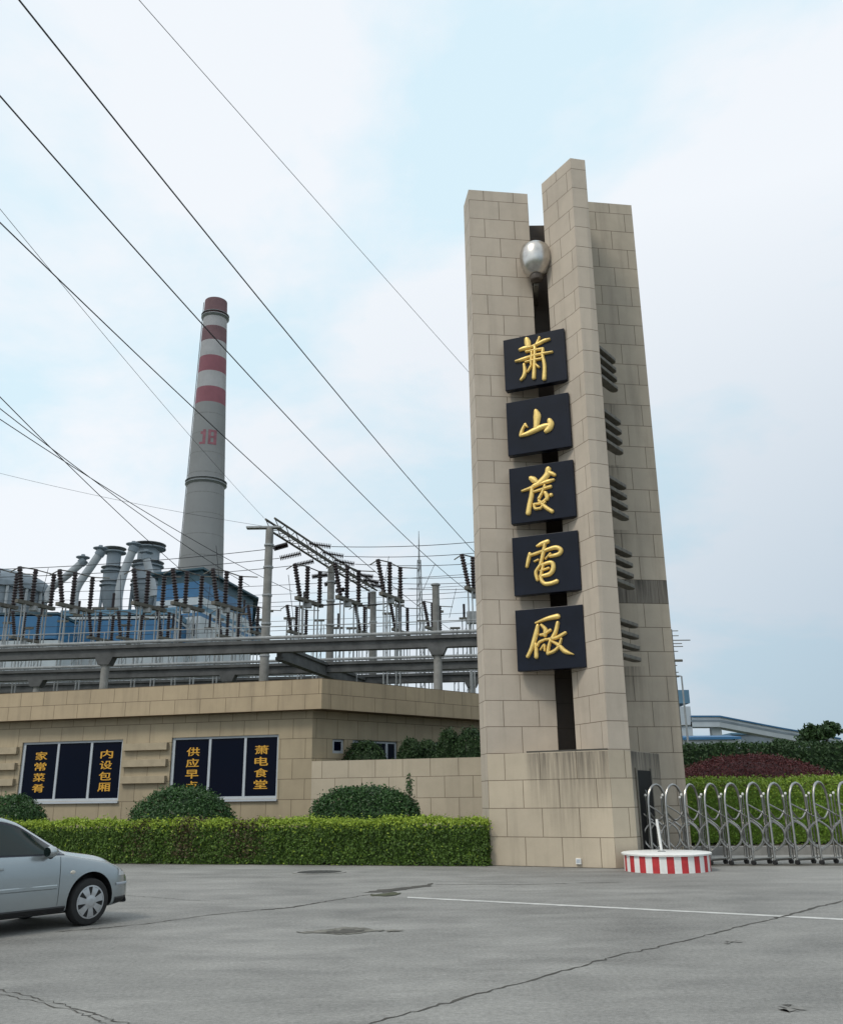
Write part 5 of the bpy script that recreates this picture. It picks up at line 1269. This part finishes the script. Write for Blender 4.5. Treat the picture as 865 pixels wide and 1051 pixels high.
# cyclone towers with flared platforms
def cyclone(u, v0, v1, hw, Y, label, plats):
    c = at(u, v1, Y); s = (at(u + hw, v0, Y) - at(u, v0, Y)).x; H0, H1 = at(u, v1, Y).z, at(u, v0, Y).z; H = H1 - H0
    t = empty('cyclone_tower', (c.x, Y, 0), label, 'cyclone tower')
    m = MB(); m.lathe([(s * .55, 0), (s * .55, H0), (s * .72, H0 + H * .10), (s, H0 + H * .30), (s, H0 + H * .66), (s * .78, H0 + H * .74), (s * .78, H1)], (c.x, Y, 0), 24); m.build('vessel', M_cyc, t, smooth=True)
    for f, k in plats:
        z = H0 + H * f; m = MB(); m.lathe([(s * .6, z - .3), (s * k, z), (s * k, z + .3), (s * .6, z + .35)], (c.x, Y, 0), 20); pl = m.build('platform', M_cyc, t)
        m = MB(); m.lathe([(s * k * .98, z + 1.2), (s * k, z + 1.2), (s * k, z + 1.32), (s * k * .98, z + 1.32)], (c.x, Y, 0), 20); m.build('railing', M_galv, pl)
    for q in (-1, 1):
        m = MB(); m.tube([(c.x + q * s * 1.3, Y - s * .6, 0), (c.x + q * s * .85, Y - s * .4, H0 + H * .4)], .45, 6); m.build('leg', M_cyc, t)
    return t
cyclone(112, 567, 628, 9, 240, 'narrower grey blue cyclone tower with flared platforms, left of the wide one', ((.42, 1.3), (.66, 1.3), (.985, 1.3)))
cyclone(148, 563, 628, 14, 246, 'wider grey blue cyclone tower next to the boiler house', ((.40, 1.12), (.70, 1.15), (.985, 1.2)))
def duct(pix, r, Y, label, Y2=None):
    P = [at(u, v, Y + ((Y2 or Y) - Y) * i / (len(pix) - 1)) for i, (u, v) in enumerate(pix)]
    t = empty('duct', P[0], label, 'duct', 'grey ducts of the cyclone towers'); S = [Vector(p) for p in smooth_path([tuple(p) for p in P], 5)]
    m = MB(); m.tube(S, r, 14); m.build('pipe', M_duct, t, smooth=True)
    m = MB(); e = P[-1]; dz = (P[-1] - P[-2]).normalized(); m.tube([e - dz * .6, e + dz * .9], r * 1.2, 14); m.build('flange', M_cyc, t)
    m = MB(); q = P[-1] + Vector((0, 0, r * 1.1)); m.lathe([(r * .5, -.5), (r * 1.8, .1), (r * 1.8, .3), (r * .6, .4), (r * .5, 1.0), (0, 1.1)], tuple(q), 16); m.build('hood', M_cyc, t)
duct([(50, 618), (50, 610), (55, 602), (70, 590), (85, 577)], .95, 225, 'leftmost grey duct slanting up beside the dome')
duct([(77, 632), (77, 612), (81, 600), (92, 584), (103, 568)], 1.0, 222, 'second grey duct, bent, rising to the narrower cyclone tower')
duct([(121.5, 632), (122, 612), (126, 592), (132, 576), (137, 564)], 1.05, 222, 'third grey duct rising in front of the wide cyclone tower')
duct([(158, 612), (156.5, 600), (154, 588), (150, 572)], 1.0, 230, 'short rightmost duct against the boiler house')

# ------------------------------------------------------------------ far right: transfer tower, conveyor gallery, shed
tt = empty('transfer_tower', (at(700, 770, 150).x, 150, 0), 'white transfer tower with a pale blue top box at the tower right edge', 'building')
m = MB(); slab_px(m, 676, 725, 708, 800, 150, 8); m.build('wall', M_pw, tt)
m = MB(); slab_px(m, 680, 708, 706.5, 722, 150, 7); m.build('top_box', M_blue2, tt)
for v in (744, 757):
    m = MB(); slab_px(m, 676, v, 709, v + 1.2, 149.6, 8.8); m.build('floor_ledge', M_slat, tt)
cg = empty('conveyor_gallery', (at(780, 760, 150).x, 150, 0), 'long pale conveyor gallery, level then sloping down to the right', 'conveyor gallery')
Q = [(708.5, 734.5, 746), (738, 734.5, 746), (797, 746, 757), (862, 757.5, 768)]
YQ = [150, 150, 158, 168]
for a in range(3):
    nm_ = MB(); (u0, t0, b0), (u1, t1, b1) = Q[a], Q[a + 1]; Y0, Y1 = YQ[a], YQ[a + 1]
    for mm_, name, f0, f1, off in ((M_pw, 'gallery_wall', 0.12, 1.0, 0.0), (M_blue, 'roof', 0.0, .12, -.3), (M_cyc, 'window_band', .36, .56, -.06)):
        m = MB(); A1, A0, B1, B0 = at(u0, t0 + (b0 - t0) * f0, Y0), at(u0, t0 + (b0 - t0) * f1, Y0), at(u1, t1 + (b1 - t1) * f0, Y1), at(u1, t1 + (b1 - t1) * f1, Y1)
        f = [A0, B0, B1, A1]; f = [p + Vector((0, off, 0)) for p in f]; dep = 3.2 - off if name != 'window_band' else .1
        g = [p + Vector((0, dep, 0)) for p in f]; m.poly(f); m.poly(g[::-1])
        for i in range(4): m.poly([f[i], g[i], g[(i + 1) % 4], f[(i + 1) % 4]])
        m.build(name, mm_, cg)
for u, v, Y, w in ((736, 746, 151, 1.6), (797, 757, 159, 1.3), (733, 747, 152, .5)):
    p = at(u, v, Y); m = MB(); m.box((p.x, Y + 1.2, p.z / 2), (w, 1.2, p.z)); m.build('support_leg', M_pw, cg)
bs = empty('blue_roof_shed', (at(735, 760, 135).x, 135, 0), 'low white shed with a bright blue roof under the conveyor gallery', 'building')
m = MB(); slab_px(m, 700, 757, 759.5, 800, 135, 10); m.build('wall', M_pw, bs)
m = MB(); a, b = at(698, 757, 134.5), at(760, 756, 134.5); zr = at(730, 752.5, 134.5).z; zl = at(730, 756.5, 134.5).z
for y0, y1 in ((134.4, 139.9), (139.9, 145.4)):
    za, zb_ = (zl, zr) if y0 < 139 else (zr, zl)
    m.poly([(a.x, y0, za), (b.x, y0, za), (b.x, y1, zb_), (a.x, y1, zb_)])
for x_ in (a.x, b.x): m.poly([(x_, 134.4, zl - .02), (x_, 139.9, zr), (x_, 145.4, zl - .02)])
m.poly([(a.x, 134.4, zl - .35), (b.x, 134.4, zl - .35), (b.x, 134.4, zl), (a.x, 134.4, zl)])
m.build('roof', M_blue, bs)
gs = empty('grey_shed', (at(775, 760, 175).x, 175, 0), 'dim grey green shed roof under the sloping gallery', 'building')
m = MB(); slab_px(m, 752, 754, 797, 800, 175, 8); m.build('wall', M_cyc, gs)
m = MB(); slab_px(m, 750, 751.5, 799, 754, 174.5, 9); m.build('roof', M_blue2, gs)
# rooftop aerial and street lamp seen past the right edge of the tower
p = at(688, 640, 60); an = empty('aerial_mast', (p.x, p.y, 0), 'thin aerial mast with short cross bars peeking past the tower right edge', 'aerial')
m = MB(); m.tube([(p.x, p.y, 0), (p.x, p.y, at(688, 646, 60).z)], .05, 6); m.build('mast', M_slat, an)
for u1, v, r_ in ((695.5, 647.5, .03), (696, 652.5, .03), (708, 657, .035), (699.5, 660.5, .03), (700.5, 663.5, .03), (695.5, 668.5, .03), (700, 678, .09), (694.5, 683, .03), (696, 690, .03)):
    m = MB(); q = at(u1, v, 60); m.tube([(2 * p.x - q.x, 60, q.z), (q.x, 60, q.z)], r_, 5); m.build('cross_bar', M_slat, an)
p = at(699, 694, 75); la_ = empty('street_lamp', (p.x, p.y, 0), 'grey street lamp post with a short arm behind the tower right edge', 'street lamp')
m = MB(); m.tube([(p.x, p.y, 0), (p.x, p.y, p.z)], [.11, .07], 8); m.build('post', M_galv, la_)
m = MB(); q = at(693, 693.5, 75); m.tube([(p.x, p.y, p.z), (q.x, p.y, q.z)], .05, 6); m.build('arm', M_galv, la_)
m = MB(); m.box((q.x, p.y, q.z - .06), (.55, .25, .14)); m.build('lamp_head', M_slat, la_, bevel=.03)

# ------------------------------------------------------------------ the air over the plant
hzm = bpy.data.materials.new('pale humid air'); hzm.use_nodes = True; hn = hzm.node_tree; hn.nodes.clear()
ho = hn.nodes.new('ShaderNodeOutputMaterial'); hv = hn.nodes.new('ShaderNodeVolumePrincipled')
hv.inputs['Color'].default_value = (0.86, 0.92, 1.0, 1); hv.inputs['Density'].default_value = 0.0012; hv.inputs['Anisotropy'].default_value = 0.2
hn.links.new(hv.outputs[0], ho.inputs['Volume'])
m = MB(); m.prism([(-420, -60), (420, -60), (420, 620), (-420, 620)], -1.2, 215)
hz_ = m.build('haze', hzm); tag(hz_, kind='stuff'); hz_.display_type = 'WIRE'
